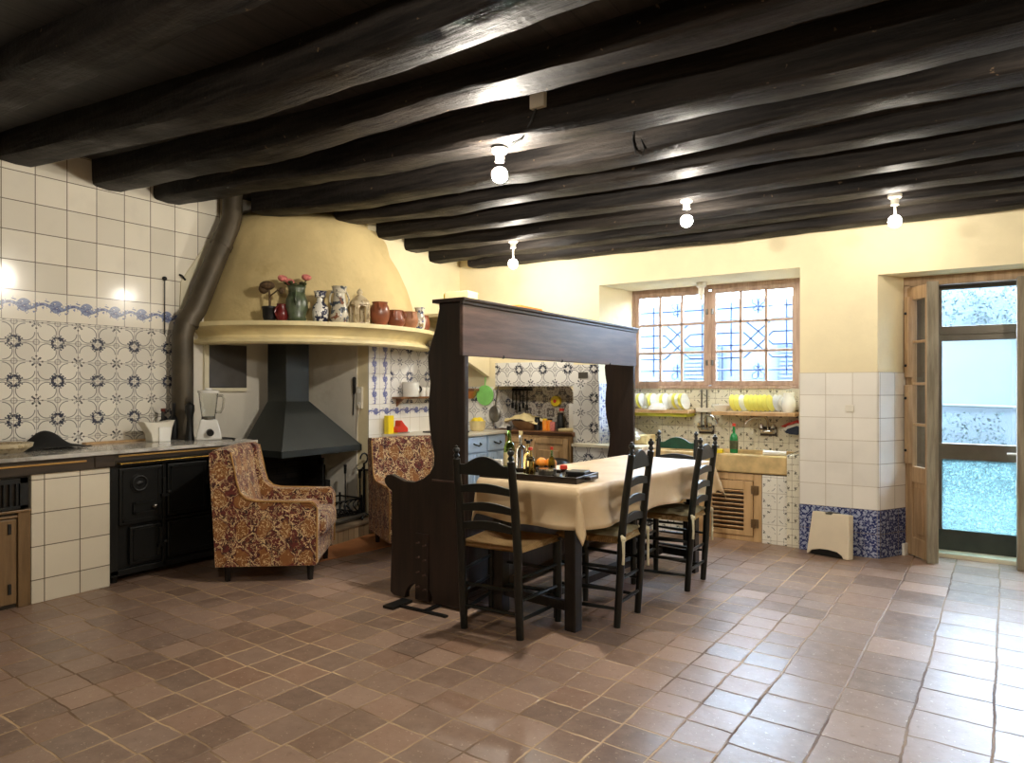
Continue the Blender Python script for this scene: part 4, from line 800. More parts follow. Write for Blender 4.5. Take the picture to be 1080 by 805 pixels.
# shelf with plates
ZS = 1.082
sf = thing('plate_shelf', 'wooden plate shelf under the window, left of the tap gap', 'shelf', (-2.4, 6.3, 1.05))
bm = BM(); bx(bm, -2.74, -2.10, 6.17, 6.42, 1.052, ZS); obj('board', bm, M['oak'], sf, bevel=.003)
bm = BM(); bx(bm, -2.74, -2.12, 6.20, 6.42, 1.02, 1.052); obj('under_strip', bm, plain('olive_strip', srgb(178, 178, 44), .5), sf)
sf = thing('plate_shelf', 'wooden plate shelf under the window, beside the white pillar', 'shelf', (-1.5, 6.3, 1.05))
bm = BM(); bx(bm, -1.88, -1.17, 6.15, 6.42, 1.045, ZS - .005); obj('board', bm, M['oak'], sf, bevel=.003)
def plate_proto():
    bm = BM(); lathe(bm, [(0, 0), (.045, 0), (.055, .006), (.074, .012), (.076, .015), (.054, .011), (0, .006)], (0, 0, 0), 22)
    b = len(bm.verts)
    for v in bm.verts: v.co = Matrix.Translation((0, 0, .076)) @ Matrix.Rotation(R(78), 4, 'Y') @ v.co
    return bm
def plates(xs, y, z, mat, label, group, proto=[None]):
    o0 = None
    for x in xs:
        if o0 is None: o = o0 = obj('plate', plate_proto(), mat, smooth=True)
        else: o = o0.copy(); C.objects.link(o)
        o.location = (x, y, z); o.rotation_euler = (0, 0, -.25); tag(o, label, 'plate', group)
plates([-2.66 + k * .06 for k in range(9)], 6.30, ZS, M['ceramic'], 'white plate standing on the left plate shelf', 'white plates on the left shelf')
plates([-2.63 + k * .12 for k in range(3)] + [-2.27 + k * .06 for k in range(2)], 6.30, ZS, M['yellow_china'], 'yellow rimmed plate standing on the left plate shelf', 'yellow plates on the left shelf')
plates([-1.73 + k * .04 for k in range(2)], 6.29, ZS - .005, M['yellow_china'], 'yellow plate standing beside the white bowl', 'yellow plates beside the bowl')
plates([-1.60 + k * .038 for k in range(6)], 6.29, ZS - .005, M['yellow_china'], 'yellow plate in the long row on the right plate shelf', 'yellow plates on the right shelf')
plates([-1.645, -1.355, -1.32], 6.29, ZS - .005, M['ceramic'], 'white plate standing among the yellow ones on the right shelf', 'white plates on the right shelf')
bm = BM(); lathe(bm, [(0, .06), (.05, .06), (.085, .02), (.09, 0), (.082, 0), (.07, .03), (0, .05)], (-2.42, 6.24, ZS + .0), 20); o = obj('white_bowl', bm, M['ceramic'], smooth=True); tag(o, 'white bowl turned upside down before the plates', 'bowl')
bm = BM(); lathe(bm, [(0, 0), (.045, 0), (.085, .05), (.088, .06), (.08, .06), (.04, .01), (0, .01)], (-1.82, 6.27, ZS - .005), 20); o = obj('white_bowl', bm, M['ceramic'], smooth=True); tag(o, 'white bowl at the left end of the right plate shelf', 'bowl')
jg = thing('white_pitcher', 'white pitcher at the pillar end of the plate shelf', 'pitcher', (-1.24, 6.26, ZS))
bm = BM(); lathe(bm, [(0, 0), (.045, 0), (.06, .05), (.055, .10), (.04, .14), (.046, .17), (.04, .17), (.034, .13), (0, .12)], (-1.24, 6.26, ZS - .005), 20); obj('body', bm, M['ceramic'], jg, smooth=True)
bm = BM(); tube(bm, [(-1.24 - .05 - .03 * math.sin(PI * i / 8), 6.25, ZS + .04 + .10 * i / 8) for i in range(9)], .007, 8); obj('handle', bm, M['ceramic'], jg)
# taps
def tap(x, label, right):
    t = thing('water_tap', label, 'tap', (x, 6.4, .95)); s = 1 if right else -1
    bm = BM(); bx(bm, x - .07, x + .07, 6.40, 6.422, .86, .94); obj('wall_plate', bm, M['fascia'], t)
    bm = BM(); tube(bm, [(x - .06, 6.39, .90), (x + .06, 6.39, .90)], .022, 12); tube(bm, [(x - .05, 6.39, .90), (x - .05, 6.35, .93)], .022, 10); tube(bm, [(x + .05, 6.39, .90), (x + .05, 6.35, .93)], .022, 10); obj('body', bm, M['chrome'], t, smooth=True)
    bm = BM(); tube(bm, [(x, 6.38, .90), (x, 6.37, 1.0), (x - .02 * s, 6.34, 1.035), (x - .10 * s, 6.27, 1.03), (x - .15 * s, 6.23, .99), (x - .155 * s, 6.225, .965)], .011, 10); obj('spout', bm, M['chrome'], t, smooth=True)
    for q in (-.05, .05): bm = BM(); tube(bm, [(x + q, 6.35, .935), (x + q, 6.345, .965)], .02, 8); obj('handle', bm, M['chrome'], t)
tap(-1.44, 'chrome wall tap with swan neck spout above the green bottle', True); tap(-2.0, 'chrome wall tap in the gap between the plate shelves', False)
bm = BM(); [tube(bm, [(-2.05 + k * .05, 6.415, .92), (-2.05 + k * .05, 6.415, 1.27)], .008, 8) for k in range(2)]; o = obj('water_pipe', bm, M['steel_dull']); tag(o, 'pair of thin pipes rising to the window in the tap gap', 'pipe')
bm = BM(); bx(bm, -2.09, -1.89, 6.36, 6.42, 1.06, 1.10); tag(obj('soap_holder', bm, M['white_plastic'], bevel=.005), 'white soap holder in the gap between the plate shelves', 'soap holder')
bottle('washing_up_bottle', 'green washing up bottle with red cap on the sink edge', -1.64, 6.02, SZ - .13 + .13, .25, .034, M['green_plastic'], M['red'], lab=M['leaf'])
bm = BM(); obx(bm, (-1.77, 5.95, SZ + .016), (.11, .06, .032)); tag(obj('sponge', bm, M['yellow'], bevel=.006), 'yellow sponge on the front edge of the stone sink', 'sponge')
bm = BM(); tube(bm, [(-1.38, 5.955, SZ + .022), (-1.20, 5.96, SZ + .022)], [.022, .016], 10); tag(obj('paste_tube', bm, M['ceramic'], smooth=True), 'white tube lying on the sink edge beside the pillar', 'tube')
tw = thing('striped_cloth', 'red white and blue cloth hanging on the wall right of the tap', 'cloth', (-1.22, 6.38, .9))
for k, (mn, z) in enumerate((('red', .98), ('enamel', .955), ('court_blue', .93))):
    bm = BM(); prism(bm, [(-1.33 + .02 * k, z - .03), (-1.27, z), (-1.19, z + .03), (-1.17, z + .02), (-1.18, z - .05), (-1.25, z - .045)], 'y', 6.36 - .01 * k, 6.40); obj('stripe', bm, M[mn], tw, bevel=.004)
bm = BM(); obx(bm, (-2.62, 6.05, .89), (.3, .26, .03), (0, R(28), 0)); dk = thing('dish_drainer', 'white dish drainer tilted beside the far settle end', 'dish drainer', (-2.6, 6.05, .77)); obj('tray', bm, M['enamel'], dk, bevel=.008)
for k in range(5): bm = BM(); tube(bm, [(-2.70 + .05 * k, 5.94, .80), (-2.76 + .05 * k, 5.94, 1.0)], .006, 6); obj('wire', bm, M['chrome'], dk)
bm = BM(); bx(bm, -2.72, -2.42, 5.98, 6.2, .766, .85); obj('basin', bm, M['cream_cloth'], dk, bevel=.01)
wb = thing('waste_bin', 'black domed waste bin beyond the table, before the patterned tile pillar', 'waste bin', (-3.13, 5.6, 0))
bm = BM(); lathe(bm, [(0, 0), (.10, 0), (.12, .52), (0, .52)], (-3.14, 5.59, 0), 24); obj('body', bm, M['black'], wb, smooth=True)
bm = BM(); lathe(bm, [(.125, .52), (.125, .56), (.11, .60), (.08, .625), (0, .64)], (-3.14, 5.59, 0), 24); obj('lid', bm, M['black'], wb, smooth=True)

# window
bm = BM(); bx(bm, -2.755, -2.725, 6.41, 6.48, 1.283, 2.255); bx(bm, -1.20, -1.165, 6.41, 6.48, 1.283, 2.255); bx(bm, -2.725, -1.20, 6.412, 6.48, 2.215, 2.255); bx(bm, -2.725, -1.20, 6.40, 6.48, 1.283, 1.31); bx(bm, -1.99, -1.96, 6.414, 6.48, 1.315, 2.2)
wf = struct('window_1', bm, M['win_wood'])
for (a, b) in ((-2.725, -1.99), (-1.96, -1.20)):
    bm = BM(); q = .042
    for r_ in ((a, a + q, 1.31, 2.215), (b - q, b, 1.31, 2.215), (a + q, b - q, 1.31, 1.355), (a + q, b - q, 2.175, 2.215)): bx(bm, r_[0], r_[1], 6.42, 6.465, r_[2], r_[3])
    w3 = (b - a - 2 * q) / 3
    for k in (1, 2): bx(bm, a + q + w3 * k - .012, a + q + w3 * k + .012, 6.43, 6.46, 1.35, 2.18)
    for k in (1, 2): z = 1.355 + (2.175 - 1.355) / 3 * k; bx(bm, a + q, b - q, 6.43, 6.46, z - .011, z + .011)
    s_ = obj('sash', bm, M['win_wood'], wf, bevel=.003)
    bm = BM(); bx(bm, a + q, b - q, 6.443, 6.449, 1.355, 2.175); obj('glass', bm, M['pane'], s_)
    bm = BM(); [tube(bm, [(b - .01 if a < -2.5 else a + .01, 6.415, z), (b - .01 if a < -2.5 else a + .01, 6.415, z + .05)], .012, 8) for z in (1.5, 1.98)]; obj('hinge', bm, M['steel_dull'], s_)
    gr = thing('window_grille', 'blue iron grille with diamonds outside the %s window sash' % ('left' if a < -2.5 else 'right'), 'window grille', ((a + b) / 2, 6.62, 1.3), group='window grilles')
    cx, z0, z1 = (a + b) / 2, 1.40, 2.14; bm = BM(); T = .0085; Yg = 6.62
    zz = [1.46 + k * .118 for k in range(6)]
    for sx in (-1, 1):
        xo = cx + sx * .40
        tube(bm, [(cx + sx * .25, Yg, 1.40), (cx + sx * .25, Yg, 2.10)], T, 6)
        tube(bm, [(cx + sx * .13, Yg, zz[0]), (xo, Yg, zz[0])], T, 6); tube(bm, [(cx + sx * .13, Yg, zz[5]), (xo, Yg, zz[5])], T, 6)
        for k in (1, 2, 3, 4): tube(bm, [(xo, Yg, zz[k]), (cx + sx * .13, Yg, zz[k])], T, 6)
        e = .13
        tube(bm, [(cx + sx * e, Yg, zz[4]), (cx + sx * .0, Yg, zz[4] - .11), (cx - sx * e, Yg, zz[2] + 0)], T, 6)
        tube(bm, [(cx + sx * e, Yg, zz[1]), (cx + sx * .0, Yg, zz[1] + .11), (cx - sx * e, Yg, zz[3])], T, 6)
    tube(bm, [(cx - .13, Yg, zz[0]), (cx + .13, Yg, zz[0])], T, 6); tube(bm, [(cx - .13, Yg, zz[5]), (cx + .13, Yg, zz[5])], T, 6)
    obj('bars', bm, M['grille'], gr)
    for (zc, sg) in ((zz[5] + .01, 1), (zz[0] - .01, -1)):
        bm = BM(); tube(bm, [(cx, Yg, zc - .07 * sg), (cx, Yg, zc + .05 * sg)], T, 6)
        for sx in (-1, 1):
            tube(bm, [(cx, Yg, zc - .02 * sg)] + [(cx + sx * (.03 + .028 * math.sin(t * .62)), Yg, zc + sg * (.045 + .03 * -math.cos(t * .62))) for t in range(10)], .005, 6)
            tube(bm, [(cx, Yg, zc - .03 * sg), (cx + sx * .03, Yg, zc - .05 * sg), (cx + sx * .045, Yg, zc - .03 * sg), (cx + sx * .03, Yg, zc - .012 * sg)], .005, 6)
        sph(bm, (cx, Yg, zc - .01 * sg), .014, n=8, rings=6); obj('scroll', bm, M['grille'], gr)
lh = thing('window_lampholder', 'white lampholder on the recess soffit above the window middle', 'lampholder', (-1.98, 6.2, 2.25))
bm = BM(); lathe(bm, [(0, 0), (.05, 0), (.045, -.035), (.028, -.05), (.024, -.10), (.016, -.13), (.018, -.155), (0, -.165)], (-1.99, 6.22, 2.255), 18); obj('holder', bm, M['white_plastic'], lh, smooth=True)

# ------------------------------------------------------------------ doorway
fr = struct('door_1', (lambda b: (bx(b, -.37, -.325, 6.13, 6.20, 0, 2.09), bx(b, -.37, 1.15, 6.13, 6.20, 2.075, 2.147), bx(b, 1.10, 1.15, 6.13, 6.20, 0, 2.09), b)[-1])(BM()), M['door_wood'], bevel=.004)
wl = bpy.data.objects.new('door_2', None); C.objects.link(wl); wl.location = (-.335, 6.15, .012); wl.rotation_euler = (0, 0, R(-57)); wl['kind'] = 'structure'
L_, TH = .30, .05
bm = BM(); bx(bm, 0, .075, -.02, .02, 0, 2.05); bx(bm, L_ - .06, L_, -.02, .02, 0, 2.05); bx(bm, .075, L_ - .06, -.02, .02, 0, .14); bx(bm, .075, L_ - .06, -.02, .02, .56, .68); bx(bm, .075, L_ - .06, -.02, .02, 1.95, 2.05)
for z in (.99, 1.30, 1.62): bx(bm, .07, L_ - .05, -.016, .016, z, z + .02)
obj('leaf', bm, M['door_wood'], wl, local=True, bevel=.004)
bm = BM(); bx(bm, .07, L_ - .05, -.008, .008, .13, .57); bx(bm, .10, L_ - .09, -.018, .018, .17, .52); obj('panel', bm, M['door_wood'], wl, local=True, bevel=.006)
bm = BM(); bx(bm, .07, L_ - .05, -.004, .004, .67, 1.96); obj('glass', bm, M['pane'], wl, local=True)
bm = BM(); bx(bm, L_, L_ + .018, -.045, .035, -.006, 2.06); obj('edge_strip', bm, M['door_edge'], wl, local=True, bevel=.003)
bm = BM(); bx(bm, .03, .085, -.055, -.02, .70, 1.30); bx(bm, .03, .085, -.055, -.02, 1.36, 1.98); obj('shutter_board', bm, M['door_wood'], wl, local=True, bevel=.005)
for z in (.8, 1.2, 1.45, 1.85): bm = BM(); sph(bm, (.058, -.06, z), .011, n=8, rings=6); obj('knob', bm, M['iron'], wl, local=True)
YD = 6.32
dg = struct('door_3', (lambda b: ([bx(b, x0, x1, YD, YD + .04, .03, 2.147) for x0, x1 in ((-.37, -.12), (.352, .42), (.95, 1.15))], [bx(b, -.2, 1.0, YD - .003, YD + .043, z0, z1) for z0, z1 in ((2.055, 2.147), (1.655, 1.77), (.735, .86))], bx(b, -.2, 1.0, YD - .012, YD, 1.70, 1.712), bx(b, -.2, 1.0, YD - .014, YD, 2.08, 2.094), b)[-1])(BM()), M['alu'], bevel=.003)
for (a, b) in ((-.12, .352), (.42, .95)):
    for (z0, z1, mm) in ((1.77, 2.055, 'pane'), (.86, 1.655, 'pane'), (.19, .735, 'pane_frost')): bm = BM(); bx(bm, a, b, YD + .016, YD + .022, z0, z1); obj('glass', bm, M[mm], dg)
bm = BM(); bx(bm, -.2, 1.0, YD - .004, YD + .044, .03, .19); obj('kick_plate', bm, M['kick'], dg)
bm = BM(); tube(bm, [(.345, YD - .02, .80), (.29, YD - .03, .80)], .008, 8); tube(bm, [(.35, YD, .60), (.35, YD - .03, .60), (.35, YD - .03, .50)], .007, 8); obj('handle', bm, M['enamel'], dg)
box_struct('door_4', M['stone_white'], -.37, 1.15, 6.17, 6.48, 0, .032)
bm = BM(); prism(bm, [(.335, 6.0), (.42, 6.02), (.42, 6.11), (.335, 6.09)], 'z', .0, 2.08); o = struct('door_5', bm, M['door_edge'], bevel=.004)

# heater leaning on the pillar
hc = thing('panel_heater', 'beige flat panel heater leaning on the blue tiled pillar base', 'heater', (-.84, 5.735, 0), R(-15)); hc.rotation_euler = (R(-6), 0, R(-15))
bm = BM(); prism(bm, [(-.16, 0), (-.145, 0), (-.125, .03), (-.06, .048), (0, .052), (.07, .045), (.105, .024), (.12, 0), (.16, 0), (.148, .33), (-.128, .33)], 'y', -.045, .04); obj('casing', bm, M['beige_plastic'], hc, local=True, bevel=.006)
bm = BM(); bx(bm, -.14, .13, -.03, .035, .004, .05); obj('outlet', bm, M['black'], hc, local=True)
bm = BM(); bx(bm, -.02, .05, -.02, .03, .33, .338); prism(bm, [(-.03, .332), (.03, .332), (.02, .318), (-.02, .318)], 'y', -.049, -.044); obj('control', bm, M['steel_dull'], hc, local=True)
bm = BM(); bx(bm, -.745, -.685, YB - .016, YB - .01, 1.10, 1.105); o = bm; bx(o, -.745, -.685, YB - .02, YB - .009, 1.105, 1.16); tag(obj('light_switch', o, M['white_plastic'], bevel=.003), 'small white switch plate on the white tiled pillar', 'switch')

# courtyard outside
box_struct('ground_outside', M['court_ground'], -9, 6, 6.5, 14, -.15, -.02)
box_struct('wall_courtyard', M['court_wall'], -9, 6, 10.4, 10.7, -.1, 2.6)
box_struct('wall_courtyard_side', M['court_wall'], 3.2, 3.4, 6.6, 10.4, -.1, 2.6)
for k, x in enumerate((-1.9, -3.3)):
    t = thing('outside_shutter', 'blue shuttered window on the courtyard house, %s one' % ('nearer the door' if k == 0 else 'farther'), 'shutter', (x, 10.38, 1.0), group='courtyard shutters'); bm = BM(); bx(bm, x - .3, x + .3, 10.34, 10.398, .9, 1.9); obj('panel', bm, M['court_blue'], t)
    bm = BM(); [bx(bm, x - .26, x + .26, 10.325, 10.345, .95 + q * .06, .985 + q * .06) for q in range(15)]; obj('slat', bm, M['court_wall'], t)
bm = BM(); tube(bm, [(.62, 10.34, 0), (.62, 10.34, 2.1)], .03, 10); tube(bm, [(.62, 10.34, 1.05), (-.35, 10.34, 1.07)], .02, 10); tag(obj('drain_pipe', bm, M['court_ground']), 'pale drain pipe on the courtyard wall seen through the glass door', 'pipe')
def bush(name, label, x0, x1, y, z0, z1, seed):
    r = random.Random(seed); bm = BM()
    for k in range(1500):
        c = Vector((r.uniform(x0, x1), y + r.uniform(-.16, .16), r.uniform(z0, z1))); s = .026
        d = [Vector((r.uniform(-s, s), r.uniform(-s, s), r.uniform(-s, s))) for _ in range(3)]
        bm.faces.new([bm.verts.new(c + q) for q in d])
    tag(obj(name, bm, M['court_green']), label, 'hedge', kind='stuff')
bush('hedge', 'low clipped hedge along the courtyard wall beyond the glass door', -.6, .45, 10.15, .02, .98, 3)
bush('ivy', 'pale ivy high on the courtyard wall beyond the transom', -.4, 1.4, 10.21, 2.0, 2.5, 4)
# ------------------------------------------------------------------ settle (high backed bench)
se = thing('settle', 'tall dark walnut settle with scalloped ends and open back beside the table', 'bench', (-2.65, 4.38, 0))
PROF = [(-2.383, 1.79), (-2.575, 1.79), (-2.572, 1.76), (-2.582, 1.719), (-2.60, 1.642), (-2.635, 1.559), (-2.660, 1.475), (-2.655, 1.407), (-2.640, 1.323), (-2.650, 1.241), (-2.655, 1.159), (-2.644, 1.041), (-2.622, .94), (-2.610, .89), (-2.615, .835), (-2.645, .785), (-2.70, .747), (-2.77, .722), (-2.85, .724), (-2.91, .742), (-2.955, .756), (-2.99, .750), (-3.012, .728), (-3.008, .70), (-2.985, .675), (-2.95, .655), (-2.95, .40), (-2.958, .17), (-2.962, .03), (-2.93, .012)]
AR = [(-2.84 + .0, .012)] + [(-2.73 + .11 * math.cos(R(180 - a)), .012 + .10 * math.sin(R(180 - a))) for a in range(0, 181, 20)] + [(-2.60, .012), (-2.383, .012)]
for y in (3.15, 5.58):
    pf = [(x, z if (z > .85 or x > -2.6) else z - .17 * min(1, (-2.6 - x) / .05)) if z > .6 else (x, z) for x, z in PROF] if y > 4 else PROF
    bm = BM(); prism(bm, pf + AR, 'y', y, y + .04); ep = obj('end_panel', bm, M['settle'], se, bevel=.006)
    if y < 4:
        for k in range(4):
            for q in range(2):
                bm = BM(); obx(bm, (-2.725 + q * .05, 3.142, .10 + k * .088 - q * .012), (.022, .02, .010), (0, R(-20), 0)); obj('peg', bm, M['settle_board'], ep)
        bm = BM(); bx(bm, -2.62, -2.40, 3.141, 3.152, .742, .752); obj('bead', bm, M['settle_board'], ep)
        bm = BM(); bx(bm, -2.75, -2.65, 3.143, 3.152, .02, .42); obj('peg_strip', bm, M['settle'], ep)
bm = BM(); prism(bm, [(3.13, 1.478), (5.64, 1.478), (5.64, 1.79), (3.13, 1.79)], 'x', -2.405, -2.38); top_ = obj('back_board', bm, M['settle_board'], se, bevel=.004)
for y in (3.55, 4.3, 5.1): bm = BM(); sph(bm, (-2.385, y, 1.485), .012, n=8, rings=6); obj('stud', bm, M['iron'], top_)
bm = BM(); prism(bm, [(-2.60, 1.79), (-2.60, 1.812), (-2.362, 1.812), (-2.362, 1.797), (-2.372, 1.79), (-2.372, 1.775), (-2.38, 1.77), (-2.395, 1.77), (-2.395, 1.79)], 'y', 3.12, 5.65); obj('cornice', bm, M['settle'], se, bevel=.003)
bm = BM(); bx(bm, -2.95, -2.42, 3.19, 5.58, .42, .455); obj('seat_board', bm, M['settle'], se, bevel=.005)
bm = BM(); bx(bm, -2.42, -2.39, 3.19, 5.58, .10, .70); obj('back_panel', bm, M['settle'], se)
bm = BM(); bx(bm, -2.95, -2.92, 3.19, 5.58, .10, .42); obj('front_panel', bm, M['settle'], se)
bm = BM(); bx(bm, -2.80, -2.42, 3.02, 3.045, .0, .012); bx(bm, -2.84, -2.76, 2.96, 3.13, .0, .016); bx(bm, -2.60, -2.57, 3.03, 3.18, 0, .012); tag(obj('boot_scraper', bm, M['iron']), 'flat iron strip on the floor at the settle foot', 'iron strip')
bm = BM(); obx(bm, (-2.49, 3.26, 1.812 + .025), (.16, .12, .05), (0, 0, .1)); t = thing('small_carton', 'small white and yellow carton on top of the settle at its near end', 'carton', (-2.49, 3.26, 1.812)); obj('box', bm, M['cream_cloth'], t, bevel=.003)
bm = BM(); obx(bm, (-2.562, 3.24, 1.812 + .02), (.05, .08, .04), (0, 0, .3)); obj('label', bm, M['yellow'], t, bevel=.003)
bm = BM(); obx(bm, (-2.47, 3.93, 1.812 + .012), (.12, .32, .024), (0, 0, .04)); tag(obj('orange_folder', bm, M['orange'], bevel=.008), 'flat orange case lying on top of the settle', 'case')

# ------------------------------------------------------------------ table and cloth
TA = R(-6); tc, ts = math.cos(TA), math.sin(TA); NR = Vector((-1.645, 3.14))      # near right corner
TW, TL, TZ = .69, 1.68, .772
def tl(a, b, z=0): return Vector((NR.x - a * tc - b * ts, NR.y - a * ts + b * tc, z))     # a: to the left, b: along the table
tb = thing('dining_table', 'long dining table of shade-darkened wood under a beige oilcloth', 'table', tl(TW / 2, TL / 2))
def tbox(bm, a0, a1, b0, b1, z0, z1):
    prism(bm, [tuple(tl(a, b)[:2]) for a, b in ((a0, b0), (a1, b0), (a1, b1), (a0, b1))], 'z', z0, z1)
bm = BM(); tbox(bm, .005, TW - .005, .005, TL - .005, TZ - .035, TZ - .003); obj('tabletop', bm, M['table_wood'], tb, bevel=.003)
bm = BM(); tbox(bm, .07, TW - .07, .07, .10, .62, TZ - .035); tbox(bm, .07, TW - .07, TL - .10, TL - .07, .62, TZ - .035); tbox(bm, .07, .10, .07, TL - .07, .62, TZ - .035); tbox(bm, TW - .10, TW - .07, .07, TL - .07, .62, TZ - .035); obj('apron', bm, M['table_wood'], tb)
for a in (.06, TW - .13):
    for b in (.06, TL - .13): bm = BM(); tbox(bm, a, a + .07, b, b + .07, 0, TZ - .035); obj('leg', bm, M['table_wood'], tb, bevel=.006)
bm = BM(); tbox(bm, .09, TW - .09, .08, .11, .10, .15); tbox(bm, .09, TW - .09, TL - .11, TL - .08, .10, .15); tbox(bm, TW / 2 - .03, TW / 2 + .03, .09, TL - .09, .10, .14); obj('stretcher', bm, M['table_wood'], tb)
bm = BM(); DR = .215; na, nb = 56, 96
def cloth_pt(u, v):
    a = -DR + (TW + 2 * DR) * u; b = -DR + (TL + 2 * DR) * v
    ea = -a if a < 0 else max(0, a - TW); eb = -b if b < 0 else max(0, b - TL)
    ca, cb = min(max(a, 0), TW), min(max(b, 0), TL); sa, sb = (-1 if a < 0 else 1), (-1 if b < 0 else 1)
    wav = .012 * mnoise.noise(Vector((a * 6, b * 6, 2))) + .012 * math.sin(b * 15 + a * 3) + .010 * math.sin(a * 17)
    if ea > 0 and eb > 0:
        r_ = math.hypot(ea, eb); th = math.atan2(eb, ea); k = math.sin(2 * th)
        oa = .012 + r_ * (.10 + .20 * (k ** 1.5) * math.cos(th) * 1.2); ob = .012 + r_ * (.10 + .20 * (k ** 1.5) * math.sin(th) * 1.2)
        if a > TW: oa *= .1; ob *= .6
        oa = oa * math.cos(th) ** .5 if th < PI / 2 - 1e-3 else 0; ob = ob * math.sin(th) ** .5 if th > 1e-3 else 0
        return tl(ca + sa * oa, cb + sb * ob, TZ + .002 - r_ * (.95 - .06 * k))
    e = max(ea, eb)
    if e > 0:
        o = .012 * min(1, e / .03) + e * .09 + wav * e / DR * 1.6
        z = TZ + .002 - max(0, e - .006) - .014 * (e / DR) * math.sin((b if ea > 0 else a) * 5)
        if a > TW: o *= .4
        return tl(ca + (sa * o if ea > 0 else 0), cb + (sb * o if eb > 0 else 0), z)
    rad = min(a, TW - a, b, TL - b)
    return tl(a, b, TZ + .002 + .0015 * mnoise.noise(Vector((a * 9, b * 5, 4))) * min(1, rad / .05))
grid(bm, cloth_pt, na, nb)
cl = obj('tablecloth', bm, M['cloth'], smooth=True); cl.data.shade_smooth(); m_ = cl.modifiers.new('thick', 'SOLIDIFY'); m_.thickness = .003; m_.offset = 1
tag(cl, 'beige oilcloth draped over the long dining table', 'tablecloth')
ZTB = TZ + .006
ty = thing('serving_tray', 'dark wooden serving tray at the near end of the table', 'tray', (-2.0, 3.36, ZTB))
trq = Matrix.Translation((-2.03, 3.385, ZTB)) @ Matrix.Rotation(R(3), 4, 'Z')
def trbox(bm, *b):
    for v in bx(bm, *b): v.co = trq @ v.co
bm = BM(); trbox(bm, -.30, .30, -.14, .14, 0, .012); obj('base', bm, M['tray'], ty)
bm = BM(); trbox(bm, -.31, .31, -.15, -.135, 0, .035); trbox(bm, -.31, .31, .135, .15, 0, .035); trbox(bm, -.31, -.295, -.14, .14, 0, .045); trbox(bm, .295, .31, -.14, .14, 0, .035); obj('rim', bm, M['tray'], ty, bevel=.003)
bm = BM(); trbox(bm, .31, .345, -.05, .05, .012, .03); obj('handle', bm, M['tray'], ty, bevel=.004)
ZY = ZTB + .0125; TG = 'things on the serving tray'
def onT(x, y): v = trq @ Vector((x, y, 0)); return v.x, v.y
def tb_bottle(name, label, x, y, h, r, mat, cap, lab=None): X, Y = onT(x, y); bottle(name, label, X, Y, ZY, h, r, mat, cap, TG, lab=lab)
tb_bottle('wine_bottle', 'green wine bottle at the back left of the tray', -.235, .07, .27, .034, M['green_glass'], M['black'], M['cream_cloth'])
tb_bottle('vinegar_bottle', 'clear pale bottle beside the green wine bottle', -.165, .085, .24, .028, M['jar_glass'], M['cream_cloth'])
tb_bottle('oil_bottle', 'golden oil bottle behind the chair post on the tray', -.10, .06, .19, .03, M['oil_glass'], M['iron'])
tb_bottle('sauce_bottle', 'clear sauce bottle with a red cap on the tray', -.03, -.04, .16, .028, M['oil_glass'], M['red'])
tb_bottle('sauce_bottle', 'small green sauce bottle with red tip behind the orange fruit', .065, .04, .16, .02, M['green_glass'], M['red'])
X, Y = onT(-.21, -.10); bm = BM(); obx(bm, (X, Y, ZY + .045), (.05, .035, .09), (0, 0, .1)); tag(obj('salt_carton', bm, M['enamel'], bevel=.003), 'small white carton at the left end of the tray', 'carton', TG)
X, Y = onT(.02, .05); bm = BM(); lathe(bm, [(0, 0), (.035, 0), (.062, .04), (.065, .06), (.058, .06), (.03, .012), (0, .01)], (X, Y, ZY), 22); tag(obj('glass_dish', bm, M['glass'], smooth=True), 'clear glass dish holding oranges on the tray', 'dish', TG)
for k, (dx, dy) in enumerate(((-.022, -.01), (.03, .012))):
    bm = BM(); sph(bm, (X + dx, Y + dy, ZY + .066), .033, n=16, rings=10); tag(obj('orange', bm, M['orange'], smooth=True), ['orange on the left side of the glass dish', 'orange on the right side of the glass dish'][k], 'orange', TG)
X, Y = onT(.09, -.06); t = thing('metal_tin', 'round grey metal tin on the tray', 'tin', (X, Y, ZY), group=TG)
bm = BM(); lathe(bm, [(0, 0), (.05, 0), (.05, .042), (0, .042)], (X, Y, ZY), 24); obj('body', bm, M['steel_dull'], t, smooth=True)
bm = BM(); lathe(bm, [(0, .042), (.053, .042), (.053, .052), (0, .054)], (X, Y, ZY), 24); obj('lid', bm, M['chrome'], t, smooth=True)
X, Y = onT(.17, -.02); t = thing('salt_shaker', 'small clear shaker with pinkish red top right of the tin', 'shaker', (X, Y, ZY), group=TG)
bm = BM(); lathe(bm, [(0, 0), (.022, 0), (.018, .05), (0, .05)], (X, Y, ZY), 14); obj('body', bm, M['jar_glass'], t, smooth=True)
bm = BM(); lathe(bm, [(0, .05), (.022, .05), (.02, .07), (0, .075)], (X, Y, ZY), 14); obj('cap', bm, M['red'], t, smooth=True)
X, Y = onT(.19, -.10); bm = BM(); lathe(bm, [(0, 0), (.04, 0), (.048, .03), (.042, .03), (.034, .008), (0, .006)], (X, Y, ZY), 18); tag(obj('ashtray', bm, M['glass'], smooth=True), 'cut glass ashtray at the front right of the tray', 'ashtray', TG)
X, Y = onT(.24, .02); bm = BM(); obx(bm, (X, Y, ZY + .02), (.11, .12, .04), (0, 0, .2)); tag(obj('black_case', bm, M['black'], bevel=.006), 'black folded case at the right end of the tray', 'case', TG)

